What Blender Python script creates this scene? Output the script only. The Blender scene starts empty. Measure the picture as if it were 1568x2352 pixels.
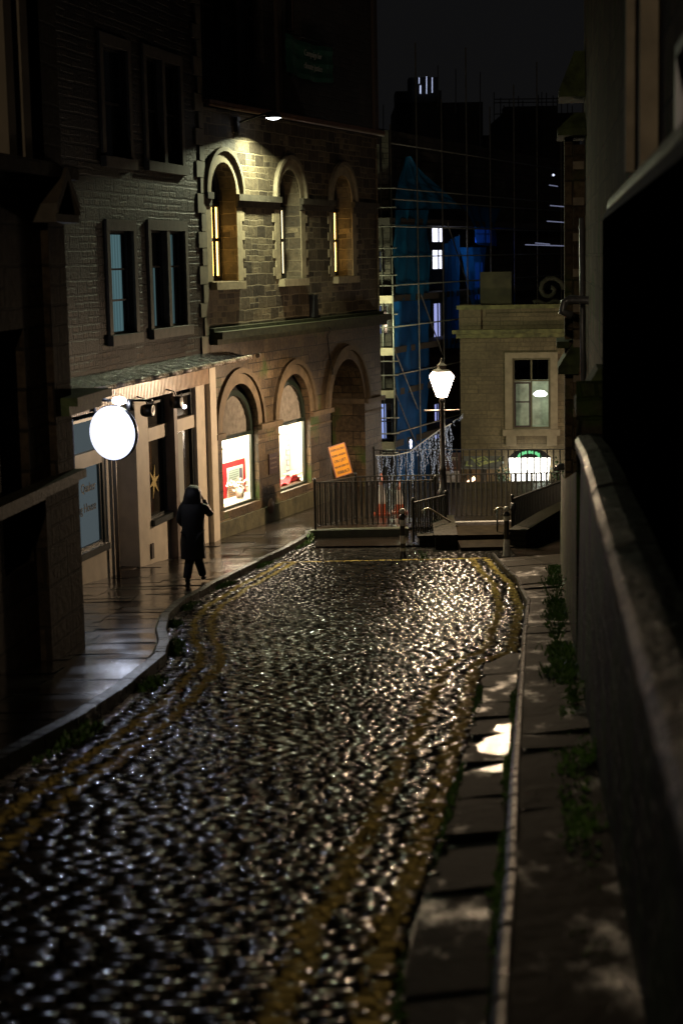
import bpy, math, random
import numpy as np
from mathutils import Matrix, Vector
random.seed(7); rng = np.random.default_rng(7)
PI = math.pi; R = math.radians
SC = bpy.context.scene; COL = SC.collection

# ------------------------------------------------------------------ camera
FPX = 4000.0                       # focal length in units of a 1568 x 2352 picture
PITCH, ROLL = R(8.24), R(-1.15)
cam = bpy.data.cameras.new('camera'); camo = bpy.data.objects.new('camera', cam); COL.objects.link(camo)
SC.camera = camo
cam.sensor_fit = 'VERTICAL'; cam.sensor_height = 36; cam.lens = FPX / 2352 * 36
cam.clip_start = 0.1; cam.clip_end = 2000
MR = Matrix.Rotation(PI/2 - PITCH, 4, 'X') @ Matrix.Rotation(ROLL, 4, 'Z')
camo.matrix_world = MR
cam.dof.use_dof = True; cam.dof.focus_distance = 38; cam.dof.aperture_fstop = 2.1

# ------------------------------------------------------------------ world, exposure
W = bpy.data.worlds.new('World'); SC.world = W; W.use_nodes = True
bg = W.node_tree.nodes['Background']; bg.inputs[0].default_value = (0.95, 0.95, 1.0, 1); bg.inputs[1].default_value = 0.0048
SC.view_settings.view_transform = 'Standard'; SC.view_settings.look = 'None'
SC.view_settings.exposure = 0; SC.view_settings.gamma = 1
cy = SC.cycles; cy.use_denoising = True; cy.max_bounces = 5; cy.diffuse_bounces = 3; cy.glossy_bounces = 3
cy.sample_clamp_indirect = 1.5; cy.caustics_reflective = False; cy.caustics_refractive = False

# ------------------------------------------------------------------ picture -> world helpers
M3 = MR.to_3x3()
def ray(px, py): return M3 @ Vector(((px-784)/FPX, (1176-py)/FPX, -1))
def at(px, py, Y):
    d = ray(px, py); return d * (Y/d.y)
PY = [-12, 0, 20, 28, 31, 35, 38, 44, 60]; PZ = [0.03, -1.6, -4.32, -5.40, -5.66, -5.93, -6.08, -6.12, -6.12]
def P(Y): return float(np.interp(Y, PY, PZ))                     # pavement level
def smoothP():
    global PY, PZ
    ys = np.arange(-12, 60, .25); z = np.interp(ys, PY, PZ); k = np.ones(13)/13
    z2 = np.convolve(np.pad(z, 6, mode='edge'), k, 'valid'); z2[:8] = z[:8]; PY, PZ = list(ys), list(z2)
smoothP()
def G(px, py, h=0.0):
    d = ray(px, py); d = d/d.y; Y = 1.0
    while Y < 60:
        if d.z*Y < P(Y)+h: break
        Y += .02
    return d*Y
class Frame:
    def __init__(s, x, y, dx, dy=1):
        s.o = Vector((x, y, 0)); s.d = Vector((dx, dy, 0)).normalized(); s.n = Vector((s.d.y, -s.d.x, 0))
    def w(s, a, z, out=0): return s.o + s.d*a + s.n*out + Vector((0, 0, z))
    def S(s, px, py, out=0):
        d = ray(px, py); t = (s.o + s.n*out).dot(s.n)/d.dot(s.n); p = d*t
        return ((p-s.o).dot(s.d), p.z)
    def M(s, a=0, z=0, out=0):                                     # local x along, y = inward, z up
        m = Matrix(((s.d.x, -s.n.x, 0), (s.d.y, -s.n.y, 0), (0, 0, 1))).to_4x4(); m.translation = s.w(a, z, out); return m

# ------------------------------------------------------------------ materials
MATS = {}
def newmat(name):
    m = bpy.data.materials.new(name); m.use_nodes = True; return m, m.node_tree.nodes, m.node_tree.links, m.node_tree.nodes['Principled BSDF']
def plain(name, c, rough=.6, metal=0, nscale=0, namt=.3, bump=0, rr=0, coords='Object', spec=.5, dist=.02):
    if name in MATS: return MATS[name]
    m, N, L, b = newmat(name); MATS[name] = m
    b.inputs['Base Color'].default_value = (*c, 1); b.inputs['Roughness'].default_value = rough; b.inputs['Metallic'].default_value = metal
    b.inputs['Specular IOR Level'].default_value = spec
    if nscale:
        tc = N.new('ShaderNodeTexCoord'); n = N.new('ShaderNodeTexNoise'); n.inputs['Scale'].default_value = nscale; n.inputs['Detail'].default_value = 5
        L.new(tc.outputs[coords], n.inputs['Vector'])
        mp = N.new('ShaderNodeMapRange'); mp.inputs[1].default_value = .3; mp.inputs[2].default_value = .7
        mp.inputs[3].default_value = 1-namt; mp.inputs[4].default_value = 1+namt; L.new(n.outputs[0], mp.inputs[0])
        mx = N.new('ShaderNodeVectorMath'); mx.operation = 'SCALE'; mx.inputs[0].default_value = c; L.new(mp.outputs[0], mx.inputs['Scale']); L.new(mx.outputs[0], b.inputs['Base Color'])
        if rr:
            m2 = N.new('ShaderNodeMapRange'); m2.inputs[1].default_value = .3; m2.inputs[2].default_value = .7; m2.inputs[3].default_value = max(.05, rough-rr); m2.inputs[4].default_value = rough+rr
            L.new(n.outputs[0], m2.inputs[0]); L.new(m2.outputs[0], b.inputs['Roughness'])
        if bump:
            n2 = N.new('ShaderNodeTexNoise'); n2.inputs['Scale'].default_value = nscale*4; n2.inputs['Detail'].default_value = 6; L.new(tc.outputs[coords], n2.inputs['Vector'])
            bp = N.new('ShaderNodeBump'); bp.inputs['Strength'].default_value = bump; bp.inputs['Distance'].default_value = dist; L.new(n2.outputs[0], bp.inputs['Height']); L.new(bp.outputs[0], b.inputs['Normal'])
    return m
def emit(name, c, s):
    if name in MATS: return MATS[name]
    m, N, L, b = newmat(name); MATS[name] = m
    e = N.new('ShaderNodeEmission'); e.inputs[0].default_value = (*c, 1); e.inputs[1].default_value = s
    L.new(e.outputs[0], N['Material Output'].inputs[0]); return m
def glowglass(name, c, s, tr=.5):
    m, N, L, b = newmat(name); e = N.new('ShaderNodeEmission'); e.inputs[0].default_value = (*c, 1); e.inputs[1].default_value = s
    t = N.new('ShaderNodeBsdfTransparent'); a = N.new('ShaderNodeAddShader'); L.new(e.outputs[0], a.inputs[0]); L.new(t.outputs[0], a.inputs[1]); L.new(a.outputs[0], N['Material Output'].inputs[0]); return m
def emit_folds(name, c, s, freq=60, lo=.45):
    m, N, L, b = newmat(name)
    uv = N.new('ShaderNodeUVMap'); w = N.new('ShaderNodeTexWave'); w.inputs['Scale'].default_value = freq/6.28; w.inputs['Distortion'].default_value = 2.5; w.inputs['Detail Scale'].default_value = .4
    mpn = N.new('ShaderNodeMapping'); mpn.inputs['Scale'].default_value = (1, .06, 1); L.new(uv.outputs[0], mpn.inputs[0]); L.new(mpn.outputs[0], w.inputs[0])
    mp = N.new('ShaderNodeMapRange'); mp.inputs[3].default_value = lo*s; mp.inputs[4].default_value = s; L.new(w.outputs[1], mp.inputs[0])
    e = N.new('ShaderNodeEmission'); e.inputs[0].default_value = (*c, 1); L.new(mp.outputs[0], e.inputs[1]); L.new(e.outputs[0], N['Material Output'].inputs[0]); return m
def stone(name, c1, c2, mortar, bw=.5, bh=.28, bump=.5, rough=.75, warp=.03, var=.5, moss=0, mort=.02, nfreq=9, bdist=.03, split=.55):
    m, N, L, b = newmat(name); MATS[name] = m
    uv = N.new('ShaderNodeUVMap'); nz = N.new('ShaderNodeTexNoise'); nz.inputs['Scale'].default_value = 2.3; nz.inputs['Detail'].default_value = 3
    L.new(uv.outputs[0], nz.inputs['Vector'])
    sub = N.new('ShaderNodeVectorMath'); sub.operation = 'SUBTRACT'; L.new(nz.outputs['Color'], sub.inputs[0]); sub.inputs[1].default_value = (.5, .5, .5)
    scl = N.new('ShaderNodeVectorMath'); scl.operation = 'SCALE'; L.new(sub.outputs[0], scl.inputs[0]); scl.inputs['Scale'].default_value = warp*4
    add = N.new('ShaderNodeVectorMath'); L.new(uv.outputs[0], add.inputs[0]); L.new(scl.outputs[0], add.inputs[1])
    br = N.new('ShaderNodeTexBrick'); L.new(add.outputs[0], br.inputs['Vector']); br.inputs['Scale'].default_value = 1
    br.inputs['Brick Width'].default_value = bw; br.inputs['Row Height'].default_value = bh; br.inputs['Mortar Size'].default_value = mort; br.inputs['Mortar Smooth'].default_value = .4
    br.inputs['Bias'].default_value = 0; br.offset_frequency = 2; br.offset = .37; br.squash = 1.45; br.squash_frequency = 3
    b2 = N.new('ShaderNodeTexBrick'); L.new(add.outputs[0], b2.inputs['Vector']); b2.inputs['Scale'].default_value = 1
    b2.inputs['Brick Width'].default_value = bw*.58; b2.inputs['Row Height'].default_value = bh/2; b2.inputs['Mortar Size'].default_value = mort*.9; b2.inputs['Mortar Smooth'].default_value = .4; b2.offset = .29; b2.squash = 1.5; b2.squash_frequency = 3; b2.offset_frequency = 2; b2.inputs['Bias'].default_value = 0
    b2.inputs['Color1'].default_value = (0, 0, 0, 1); b2.inputs['Color2'].default_value = (1, 1, 1, 1); b2.inputs['Mortar'].default_value = (.5, .5, .5, 1)
    gt_ = N.new('ShaderNodeMath'); gt_.operation = 'GREATER_THAN'; L.new(br.outputs[0], gt_.inputs[0]); gt_.inputs[1].default_value = split
    f2 = N.new('ShaderNodeMath'); f2.operation = 'MULTIPLY'; L.new(gt_.outputs[0], f2.inputs[0]); L.new(b2.outputs['Fac'], f2.inputs[1])
    fm = N.new('ShaderNodeMath'); fm.operation = 'MAXIMUM'; L.new(br.outputs['Fac'], fm.inputs[0]); L.new(f2.outputs[0], fm.inputs[1])
    cm = N.new('ShaderNodeMixRGB'); L.new(gt_.outputs[0], cm.inputs[0]); L.new(br.outputs[0], cm.inputs[1]); L.new(b2.outputs[0], cm.inputs[2])
    br.inputs['Color1'].default_value = (0, 0, 0, 1); br.inputs['Color2'].default_value = (1, 1, 1, 1); br.inputs['Mortar'].default_value = (.5, .5, .5, 1)
    mc = N.new('ShaderNodeMixRGB'); mc.inputs[1].default_value = (*c1, 1); mc.inputs[2].default_value = (*c2, 1); L.new(cm.outputs[0], mc.inputs[0])
    n3 = N.new('ShaderNodeTexNoise'); n3.inputs['Scale'].default_value = nfreq; n3.inputs['Detail'].default_value = 6; n3.inputs['Roughness'].default_value = .65; L.new(uv.outputs[0], n3.inputs['Vector'])
    big = N.new('ShaderNodeTexNoise'); big.inputs['Scale'].default_value = .9; big.inputs['Detail'].default_value = 4; L.new(uv.outputs[0], big.inputs['Vector'])
    mul = N.new('ShaderNodeMath'); mul.operation = 'MULTIPLY'; L.new(n3.outputs[0], mul.inputs[0]); L.new(big.outputs[0], mul.inputs[1])
    mp = N.new('ShaderNodeMapRange'); mp.inputs[1].default_value = .12; mp.inputs[2].default_value = .4; mp.inputs[3].default_value = 1-var; mp.inputs[4].default_value = 1+var; L.new(mul.outputs[0], mp.inputs[0])
    sc = N.new('ShaderNodeVectorMath'); sc.operation = 'SCALE'; L.new(mc.outputs[0], sc.inputs[0]); L.new(mp.outputs[0], sc.inputs['Scale'])
    mm = N.new('ShaderNodeMixRGB'); L.new(fm.outputs[0], mm.inputs[0]); L.new(sc.outputs[0], mm.inputs[1]); mm.inputs[2].default_value = (*mortar, 1)
    last = mm.outputs[0]
    if moss:
        mr = N.new('ShaderNodeMapRange'); mr.inputs[1].default_value = .62-moss*.3; mr.inputs[2].default_value = .72-moss*.3; L.new(big.outputs[0], mr.inputs[0])
        mg = N.new('ShaderNodeMixRGB'); L.new(mr.outputs[0], mg.inputs[0]); L.new(last, mg.inputs[1]); mg.inputs[2].default_value = (.04, .07, .012, 1); last = mg.outputs[0]
    L.new(last, b.inputs['Base Color']); b.inputs['Roughness'].default_value = rough
    h = N.new('ShaderNodeMath'); h.operation = 'MULTIPLY_ADD'; L.new(fm.outputs[0], h.inputs[0]); h.inputs[1].default_value = -.6; L.new(n3.outputs[0], h.inputs[2])
    bp = N.new('ShaderNodeBump'); bp.inputs['Strength'].default_value = bump; bp.inputs['Distance'].default_value = bdist; L.new(h.outputs[0], bp.inputs['Height']); L.new(bp.outputs[0], b.inputs['Normal'])
    return m

# ------------------------------------------------------------------ mesh builder
class MB:
    def __init__(s): s.v = []; s.f = []; s.uv = {}; s.sm = []
    def face(s, pts, smooth=False):
        i = len(s.v); s.v += [tuple(p) for p in pts]; s.f.append(tuple(range(i, i+len(pts)))); s.sm.append(smooth); return s
    def box(s, a, b, M=None):
        x0, y0, z0 = a; x1, y1, z1 = b
        if x0 > x1: x0, x1 = x1, x0
        if y0 > y1: y0, y1 = y1, y0
        if z0 > z1: z0, z1 = z1, z0
        c = [Vector(p) for p in ((x0, y0, z0), (x1, y0, z0), (x1, y1, z0), (x0, y1, z0), (x0, y0, z1), (x1, y0, z1), (x1, y1, z1), (x0, y1, z1))]
        if M is not None: c = [M @ p for p in c]
        i = len(s.v); s.v += [tuple(p) for p in c]
        for q in ((0, 3, 2, 1), (4, 5, 6, 7), (0, 1, 5, 4), (1, 2, 6, 5), (2, 3, 7, 6), (3, 0, 4, 7)): s.f.append(tuple(i+k for k in q)); s.sm.append(False)
        return s
    def prism(s, poly, d, M=None):                                  # polygon in x,z extruded along y by d
        n = len(poly); A = [Vector((x, 0, z)) for x, z in poly]; B = [Vector((x, d, z)) for x, z in poly]
        if M is not None: A = [M @ p for p in A]; B = [M @ p for p in B]
        i = len(s.v); s.v += [tuple(p) for p in A+B]
        s.f.append(tuple(range(i, i+n))); s.f.append(tuple(range(i+2*n-1, i+n-1, -1))); s.sm += [False, False]
        for k in range(n): s.f.append((i+k, i+n+k, i+n+(k+1) % n, i+(k+1) % n)); s.sm.append(False)
        return s
    def tube(s, pts, r, n=8, cap=True):
        pts = [Vector(p) for p in pts]; rs = r if isinstance(r, (list, tuple)) else [r]*len(pts); i0 = len(s.v)
        up = None
        for k, p in enumerate(pts):
            t = (pts[min(k+1, len(pts)-1)]-pts[max(k-1, 0)]).normalized()
            if up is None: up = Vector((0, 0, 1)) if abs(t.z) < .9 else Vector((1, 0, 0))
            a = t.cross(up).normalized(); b = a.cross(t).normalized(); up = b
            for j in range(n):
                an = 2*PI*j/n; s.v.append(tuple(p+(a*math.cos(an)+b*math.sin(an))*rs[k]))
        for k in range(len(pts)-1):
            for j in range(n): s.f.append((i0+k*n+j, i0+k*n+(j+1) % n, i0+(k+1)*n+(j+1) % n, i0+(k+1)*n+j)); s.sm.append(n > 5)
        if cap:
            s.f.append(tuple(i0+j for j in range(n-1, -1, -1))); s.f.append(tuple(i0+(len(pts)-1)*n+j for j in range(n))); s.sm += [False, False]
        return s
    def lathe(s, prof, o, n=16, M=None, ang=0):                      # prof: (r, z)
        i0 = len(s.v); o = Vector(o)
        for r, z in prof:
            for j in range(n):
                a = 2*PI*j/n+ang; p = Vector((r*math.cos(a), r*math.sin(a), z))
                if M is not None: p = M @ p
                s.v.append(tuple(o+p))
        for k in range(len(prof)-1):
            for j in range(n): s.f.append((i0+k*n+j, i0+k*n+(j+1) % n, i0+(k+1)*n+(j+1) % n, i0+(k+1)*n+j)); s.sm.append(n > 6)
        return s
    def build(s, name, mat, parent=None, uvscale=1):
        me = bpy.data.meshes.new(name); me.from_pydata(s.v, [], s.f)
        uv = me.uv_layers.new(name='UVMap'); V = np.array(s.v); data = np.zeros((len(me.loops), 2))
        li = 0
        for f in s.f:
            p = V[list(f)]
            n = np.zeros(3)
            for k in range(len(f)): n += np.cross(p[k]-p[0], p[(k+1) % len(f)]-p[0])
            l = np.linalg.norm(n); n = n/l if l > 0 else np.array((0, 0, 1.))
            if abs(n[2]) > .7: q = p[:, :2]
            else:
                t = np.array((-n[1], n[0])); t /= np.linalg.norm(t)+1e-9
                if abs(t[1]) > abs(t[0]) and t[1] < 0 or abs(t[0]) >= abs(t[1]) and t[0] < 0: t = -t
                q = np.stack([p[:, :2] @ t, p[:, 2]], 1)
            data[li:li+len(f)] = q*uvscale; li += len(f)
        uv.data.foreach_set('uv', data.ravel())
        me.polygons.foreach_set('use_smooth', s.sm)
        me.materials.append(mat); me.update()
        o = bpy.data.objects.new(name, me); COL.objects.link(o)
        if parent is not None: o.parent = parent; o.matrix_parent_inverse = parent.matrix_world.inverted() if False else Matrix.Identity(4)
        return o
def tag(o, label=None, cat=None, group=None, kind=None):
    if label: o['label'] = label
    if cat: o['category'] = cat
    if group: o['group'] = group
    if kind: o['kind'] = kind
    return o
def empty(name, label, cat, group=None):                            # identity transform: the parts carry world coordinates
    o = bpy.data.objects.new(name, None); COL.objects.link(o); o.empty_display_size = .2; return tag(o, label, cat, group)
def copytree(src, loc, label=None, rz=0):
    c = src.copy(); COL.objects.link(c); c.location = loc; c.rotation_euler = (0, 0, rz)
    if label: c['label'] = label
    for ch in list(src.children):
        d = ch.copy(); COL.objects.link(d); d.parent = c
        for g in list(ch.children):
            e = g.copy(); COL.objects.link(e); e.parent = d
    return c
def text(name, s, size, M, mat, parent, align='CENTER', ext=.004, fit=None):
    cu = bpy.data.curves.new(name, 'FONT'); cu.body = s; cu.size = size; cu.extrude = ext; cu.align_x = align; cu.align_y = 'CENTER'
    tmp = bpy.data.objects.new('tmp', cu); COL.objects.link(tmp); bpy.context.view_layer.update()
    w_ = max(1e-6, tmp.dimensions.x)
    if fit and w_ > fit: cu.size = size*fit/w_; bpy.context.view_layer.update()
    me = bpy.data.meshes.new_from_object(tmp.evaluated_get(bpy.context.evaluated_depsgraph_get())); bpy.data.objects.remove(tmp)
    me.materials.clear(); me.materials.append(mat); me.transform(M)
    o = bpy.data.objects.new(name, me); COL.objects.link(o); o.parent = parent; return o
def textM(F, a, z, out, roll=0):                                     # text lying on facade F, readable from the street
    x = F.d; n = F.n; m = Matrix(((x.x, 0, n.x), (x.y, 0, n.y), (0, 1, 0))).to_4x4()
    m = m @ Matrix.Rotation(roll, 4, 'Z'); m.translation = F.w(a, z, out); return m

# facade wall with rectangular / arched openings. openings: dict(s0,s1,z0,z1,arch=bool, d=reveal)
def facade(F, s0, s1, z0, z1, ops, out=0, mb=None):
    mb = mb or MB()
    sv = sorted(set([s0, s1]+[o[k] for o in ops for k in ('s0', 's1')])); zv = set([z0, z1])
    for o in ops:
        o['zt'] = o['z1']
        zv |= {o['z0'], o['z1']}
    zv = sorted(zv)
    for i in range(len(sv)-1):
        for j in range(len(zv)-1):
            a, b, c, d = sv[i], sv[i+1], zv[j], zv[j+1]
            if b-a < 1e-6 or d-c < 1e-6: continue
            ms, mz = (a+b)/2, (c+d)/2
            if any(o['s0'] < ms < o['s1'] and o['z0'] < mz < o['z1'] for o in ops): continue
            mb.face([F.w(a, c, out), F.w(b, c, out), F.w(b, d, out), F.w(a, d, out)])
    for o in ops:
        a, b, c, d, dp = o['s0'], o['s1'], o['z0'], o['z1'], o.get('d', .3)
        path = [(a, c)]
        if o.get('arch'):
            r = (b-a)/2; zs = d-r*o.get('rise', 1); n = 16
            arc = [(a+r-r*math.cos(PI*k/n), zs+r*o.get('rise', 1)*math.sin(PI*k/n)) for k in range(n+1)]
            for k in range(n):
                (p, q), (p2, q2) = arc[k], arc[k+1]
                mb.face([F.w(p, q, out), F.w(p2, q2, out), F.w(p2, d+.0005, out), F.w(p, d+.0005, out)])
            path += arc
        else: path += [(a, d), (b, d)]
        path += [(b, c)]
        for k in range(len(path)):
            p, q = path[k], path[(k+1) % len(path)]
            if abs(p[0]-q[0])+abs(p[1]-q[1]) < 1e-6: continue
            mb.face([F.w(p[0], p[1], out), F.w(q[0], q[1], out), F.w(q[0], q[1], out-dp), F.w(p[0], p[1], out-dp)])
    return mb
def fbox(F, a0, a1, z0, z1, o0, o1, mb=None):                        # box in facade coords (out from o0 to o1)
    mb = mb or MB(); return mb.box((a0, -o1, z0), (a1, -o0, z1), F.M())
def archband(F, sc, zs, r0, r1, o0, o1, n=20, leg=0, mb=None):        # moulding round an arch
    mb = mb or MB()
    ring = [(sc-math.cos(PI*k/n), zs, math.cos(PI*k/n), math.sin(PI*k/n)) for k in range(n+1)]
    pts = [(-1, -leg)] if leg else []
    sec = []
    if leg: sec.append(((sc-r0, zs-leg), (sc-r1, zs-leg)))
    for k in range(n+1):
        c, s_ = -math.cos(PI*k/n), math.sin(PI*k/n); sec.append(((sc+c*r0, zs+s_*r0), (sc+c*r1, zs+s_*r1)))
    if leg: sec.append(((sc+r0, zs-leg), (sc+r1, zs-leg)))
    for k in range(len(sec)-1):
        (a, b), (c, d) = sec[k], sec[k+1]
        mb.face([F.w(*a, o1), F.w(*c, o1), F.w(*d, o1), F.w(*b, o1)])
        mb.face([F.w(*b, o1), F.w(*d, o1), F.w(*d, o0), F.w(*b, o0)])
        mb.face([F.w(*a, o0), F.w(*c, o0), F.w(*c, o1), F.w(*a, o1)])
    for (a, b) in (sec[0], sec[-1]): mb.face([F.w(*a, o0), F.w(*a, o1), F.w(*b, o1), F.w(*b, o0)])
    return mb

# ------------------------------------------------------------------ shared materials
BLK = plain('black_iron', (.012, .012, .013), .3, .0, 12, .3, .2)
GLASSD = plain('dark_glass', (.01, .011, .012), .06)
PEACH = plain('cream_paint', (.58, .51, .40), .55, 0, 3, .12, .12)
WOODD = plain('dark_timber', (.02, .017, .014), .4)
SANDL = plain('dressed_sandstone', (.27, .22, .14), .75, 0, 5, .25, .3)
SANDD = plain('weathered_dressed_stone', (.17, .14, .095), .7, 0, 4, .35, .4)
MOSS = plain('moss', (.05, .085, .012), .85, 0, 14, .5, .8)
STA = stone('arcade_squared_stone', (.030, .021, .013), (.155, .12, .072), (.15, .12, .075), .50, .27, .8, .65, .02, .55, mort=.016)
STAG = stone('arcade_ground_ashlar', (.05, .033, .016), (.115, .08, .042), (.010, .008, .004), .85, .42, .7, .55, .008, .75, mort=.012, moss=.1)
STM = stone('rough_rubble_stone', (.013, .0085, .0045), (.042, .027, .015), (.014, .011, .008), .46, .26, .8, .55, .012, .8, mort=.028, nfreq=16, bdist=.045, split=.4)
STM.node_tree.nodes['Principled BSDF'].inputs['Specular IOR Level'].default_value = .22
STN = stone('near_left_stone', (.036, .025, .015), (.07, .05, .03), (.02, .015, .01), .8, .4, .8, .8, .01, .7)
STN.node_tree.nodes['Principled BSDF'].inputs['Specular IOR Level'].default_value = .2
STR = stone('right_building_ashlar', (.06, .044, .026), (.17, .13, .08), (.05, .038, .024), .7, .38, .7, .8, .012, .7, moss=.25, split=.8)
STR.node_tree.nodes['Principled BSDF'].inputs['Specular IOR Level'].default_value = .1
STW = stone('boundary_wall_stone', (.03, .028, .018), (.06, .052, .034), (.014, .014, .01), .75, .32, 1.0, .55, .03, .6, moss=.55, mort=.02, bdist=.09, nfreq=6)
STP = stone('tavern_ashlar', (0.120, 0.091, 0.045), (0.158, 0.119, 0.060), (0.072, 0.055, 0.026), .8, .3, .35, .75, .006, .4, mort=.012)
DARKST = stone('soot_dark_stone', (.03, .025, .022), (.05, .04, .035), (.02, .018, .016), .6, .3, .5, .8, .02, .5)

# ------------------------------------------------------------------ ground
# kerb lines, read along the street
def line(pix, h=0.0): return [G(x, y, h) for x, y in pix]
LK = line([(0, 1768), (187, 1662), (283, 1597), (379, 1516), (389, 1481), (381, 1455), (389, 1420), (424, 1385), (495, 1344), (606, 1289), (712, 1233)], -.05)
LK = [Vector((LK[0].x-.45, -2, 0)), Vector((LK[0].x-.28, 5, 0))]+LK
RKp = line([(1127, 2346), (1140, 2173), (1158, 2021), (1168, 1817), (1181, 1665), (1198, 1462), (1209, 1381), (1186, 1330), (1153, 1302)], -.02)
d0 = RKp[1]-RKp[0]
RK = [RKp[0]-d0*((RKp[0].y+2)/max(.1, d0.y))]+RKp
RSp = line([(902, 2352), (937, 2102), (975, 2061-25), (1026, 1868), (1056, 1756), (1087, 1640), (1107, 1533)], -.08)
d0 = Vector((.07, 1, 0))
RS = [RSp[0]-d0*(RSp[0].y+2)]+RSp
def fx(L):
    ys = [p.y for p in L]; xs = [p.x for p in L]; return lambda y: np.interp(y, ys, xs)
LX, RKX, RSX = fx(LK), fx(RK), fx(RS); YS_END = RSp[-1].y; YEND = 34.9
def roadR(y):                                                        # right edge of the setts
    y = np.asarray(y, float); t = np.clip((y-YS_END)/2.2, 0, 1); t = t*t*(3-2*t)
    return RSX(np.minimum(y, YS_END))*(1-t)+(RKX(y)-.02)*t
def zroad(x, y):                                                     # road level, slightly domed, sunk below the pavement
    return P(y)-.10
# wet material for the setts
def wet_setts():
    m, N, L, b = newmat('wet_granite_setts')
    at_ = N.new('ShaderNodeAttribute'); at_.attribute_name = 'paint'; av = N.new('ShaderNodeAttribute'); av.attribute_name = 'tone'
    tc = N.new('ShaderNodeTexCoord'); n = N.new('ShaderNodeTexNoise'); n.inputs['Scale'].default_value = 9; n.inputs['Detail'].default_value = 6; L.new(tc.outputs['Object'], n.inputs['Vector'])
    cr = N.new('ShaderNodeMixRGB'); cr.inputs[1].default_value = (.010, .0095, .009, 1); cr.inputs[2].default_value = (.034, .030, .026, 1); L.new(av.outputs['Fac'], cr.inputs[0])
    wear = N.new('ShaderNodeMapRange'); wear.inputs[1].default_value = .38; wear.inputs[2].default_value = .46; L.new(n.outputs[0], wear.inputs[0])
    mu = N.new('ShaderNodeMath'); mu.operation = 'MULTIPLY'; L.new(at_.outputs['Fac'], mu.inputs[0]); L.new(wear.outputs[0], mu.inputs[1])
    mx = N.new('ShaderNodeMixRGB'); L.new(mu.outputs[0], mx.inputs[0]); L.new(cr.outputs[0], mx.inputs[1]); mx.inputs[2].default_value = (.52, .39, .13, 1); L.new(mx.outputs[0], b.inputs['Base Color'])
    n2 = N.new('ShaderNodeTexNoise'); n2.inputs['Scale'].default_value = 34; n2.inputs['Detail'].default_value = 3
    mpg = N.new('ShaderNodeMapping'); mpg.inputs['Scale'].default_value = (.33, 1, .6); L.new(tc.outputs['Object'], mpg.inputs[0]); L.new(mpg.outputs[0], n2.inputs['Vector'])
    mr = N.new('ShaderNodeMapRange'); mr.inputs[1].default_value = .3; mr.inputs[2].default_value = .7; mr.inputs[3].default_value = .10; mr.inputs[4].default_value = .22; L.new(n.outputs[0], mr.inputs[0]); L.new(mr.outputs[0], b.inputs['Roughness'])
    bp = N.new('ShaderNodeBump'); bp.inputs['Strength'].default_value = .5; bp.inputs["Distance"].default_value = .0036; L.new(n2.outputs[0], bp.inputs['Height']); L.new(bp.outputs[0], b.inputs['Normal'])
    n4 = N.new('ShaderNodeTexNoise'); n4.inputs['Scale'].default_value = 1.1; n4.inputs['Detail'].default_value = 6; n4.inputs['Roughness'].default_value = .65; L.new(tc.outputs['Object'], n4.inputs['Vector'])
    tn = N.new('ShaderNodeMath'); tn.operation = 'MULTIPLY_ADD'; L.new(av.outputs['Fac'], tn.inputs[0]); tn.inputs[1].default_value = .20; L.new(n4.outputs[0], tn.inputs[2])
    aj = N.new('ShaderNodeAttribute'); aj.attribute_name = 'joint'; inv = N.new('ShaderNodeMath'); inv.operation = 'SUBTRACT'; inv.inputs[0].default_value = 1.0; inv.use_clamp = True; ad = N.new('ShaderNodeMath'); ad.operation = 'MULTIPLY_ADD'; L.new(mu.outputs[0], ad.inputs[0]); ad.inputs[1].default_value = .8; L.new(aj.outputs['Fac'], ad.inputs[2]); L.new(ad.outputs[0], inv.inputs[1])
    for nm, lo, hi in (('Coat Weight', .03, 1.0), ('Specular IOR Level', .06, .7)):
        q = N.new('ShaderNodeMapRange'); q.inputs[1].default_value = .50; q.inputs[2].default_value = .72; q.inputs[3].default_value = lo; q.inputs[4].default_value = hi; L.new(tn.outputs[0], q.inputs[0])
        k_ = N.new('ShaderNodeMath'); k_.operation = 'MULTIPLY'; L.new(q.outputs[0], k_.inputs[0]); L.new(inv.outputs[0], k_.inputs[1]); L.new(k_.outputs[0], b.inputs[nm])
    b.inputs['Coat Roughness'].default_value = .045; L.new(bp.outputs[0], b.inputs['Coat Normal'])
    return m
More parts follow.
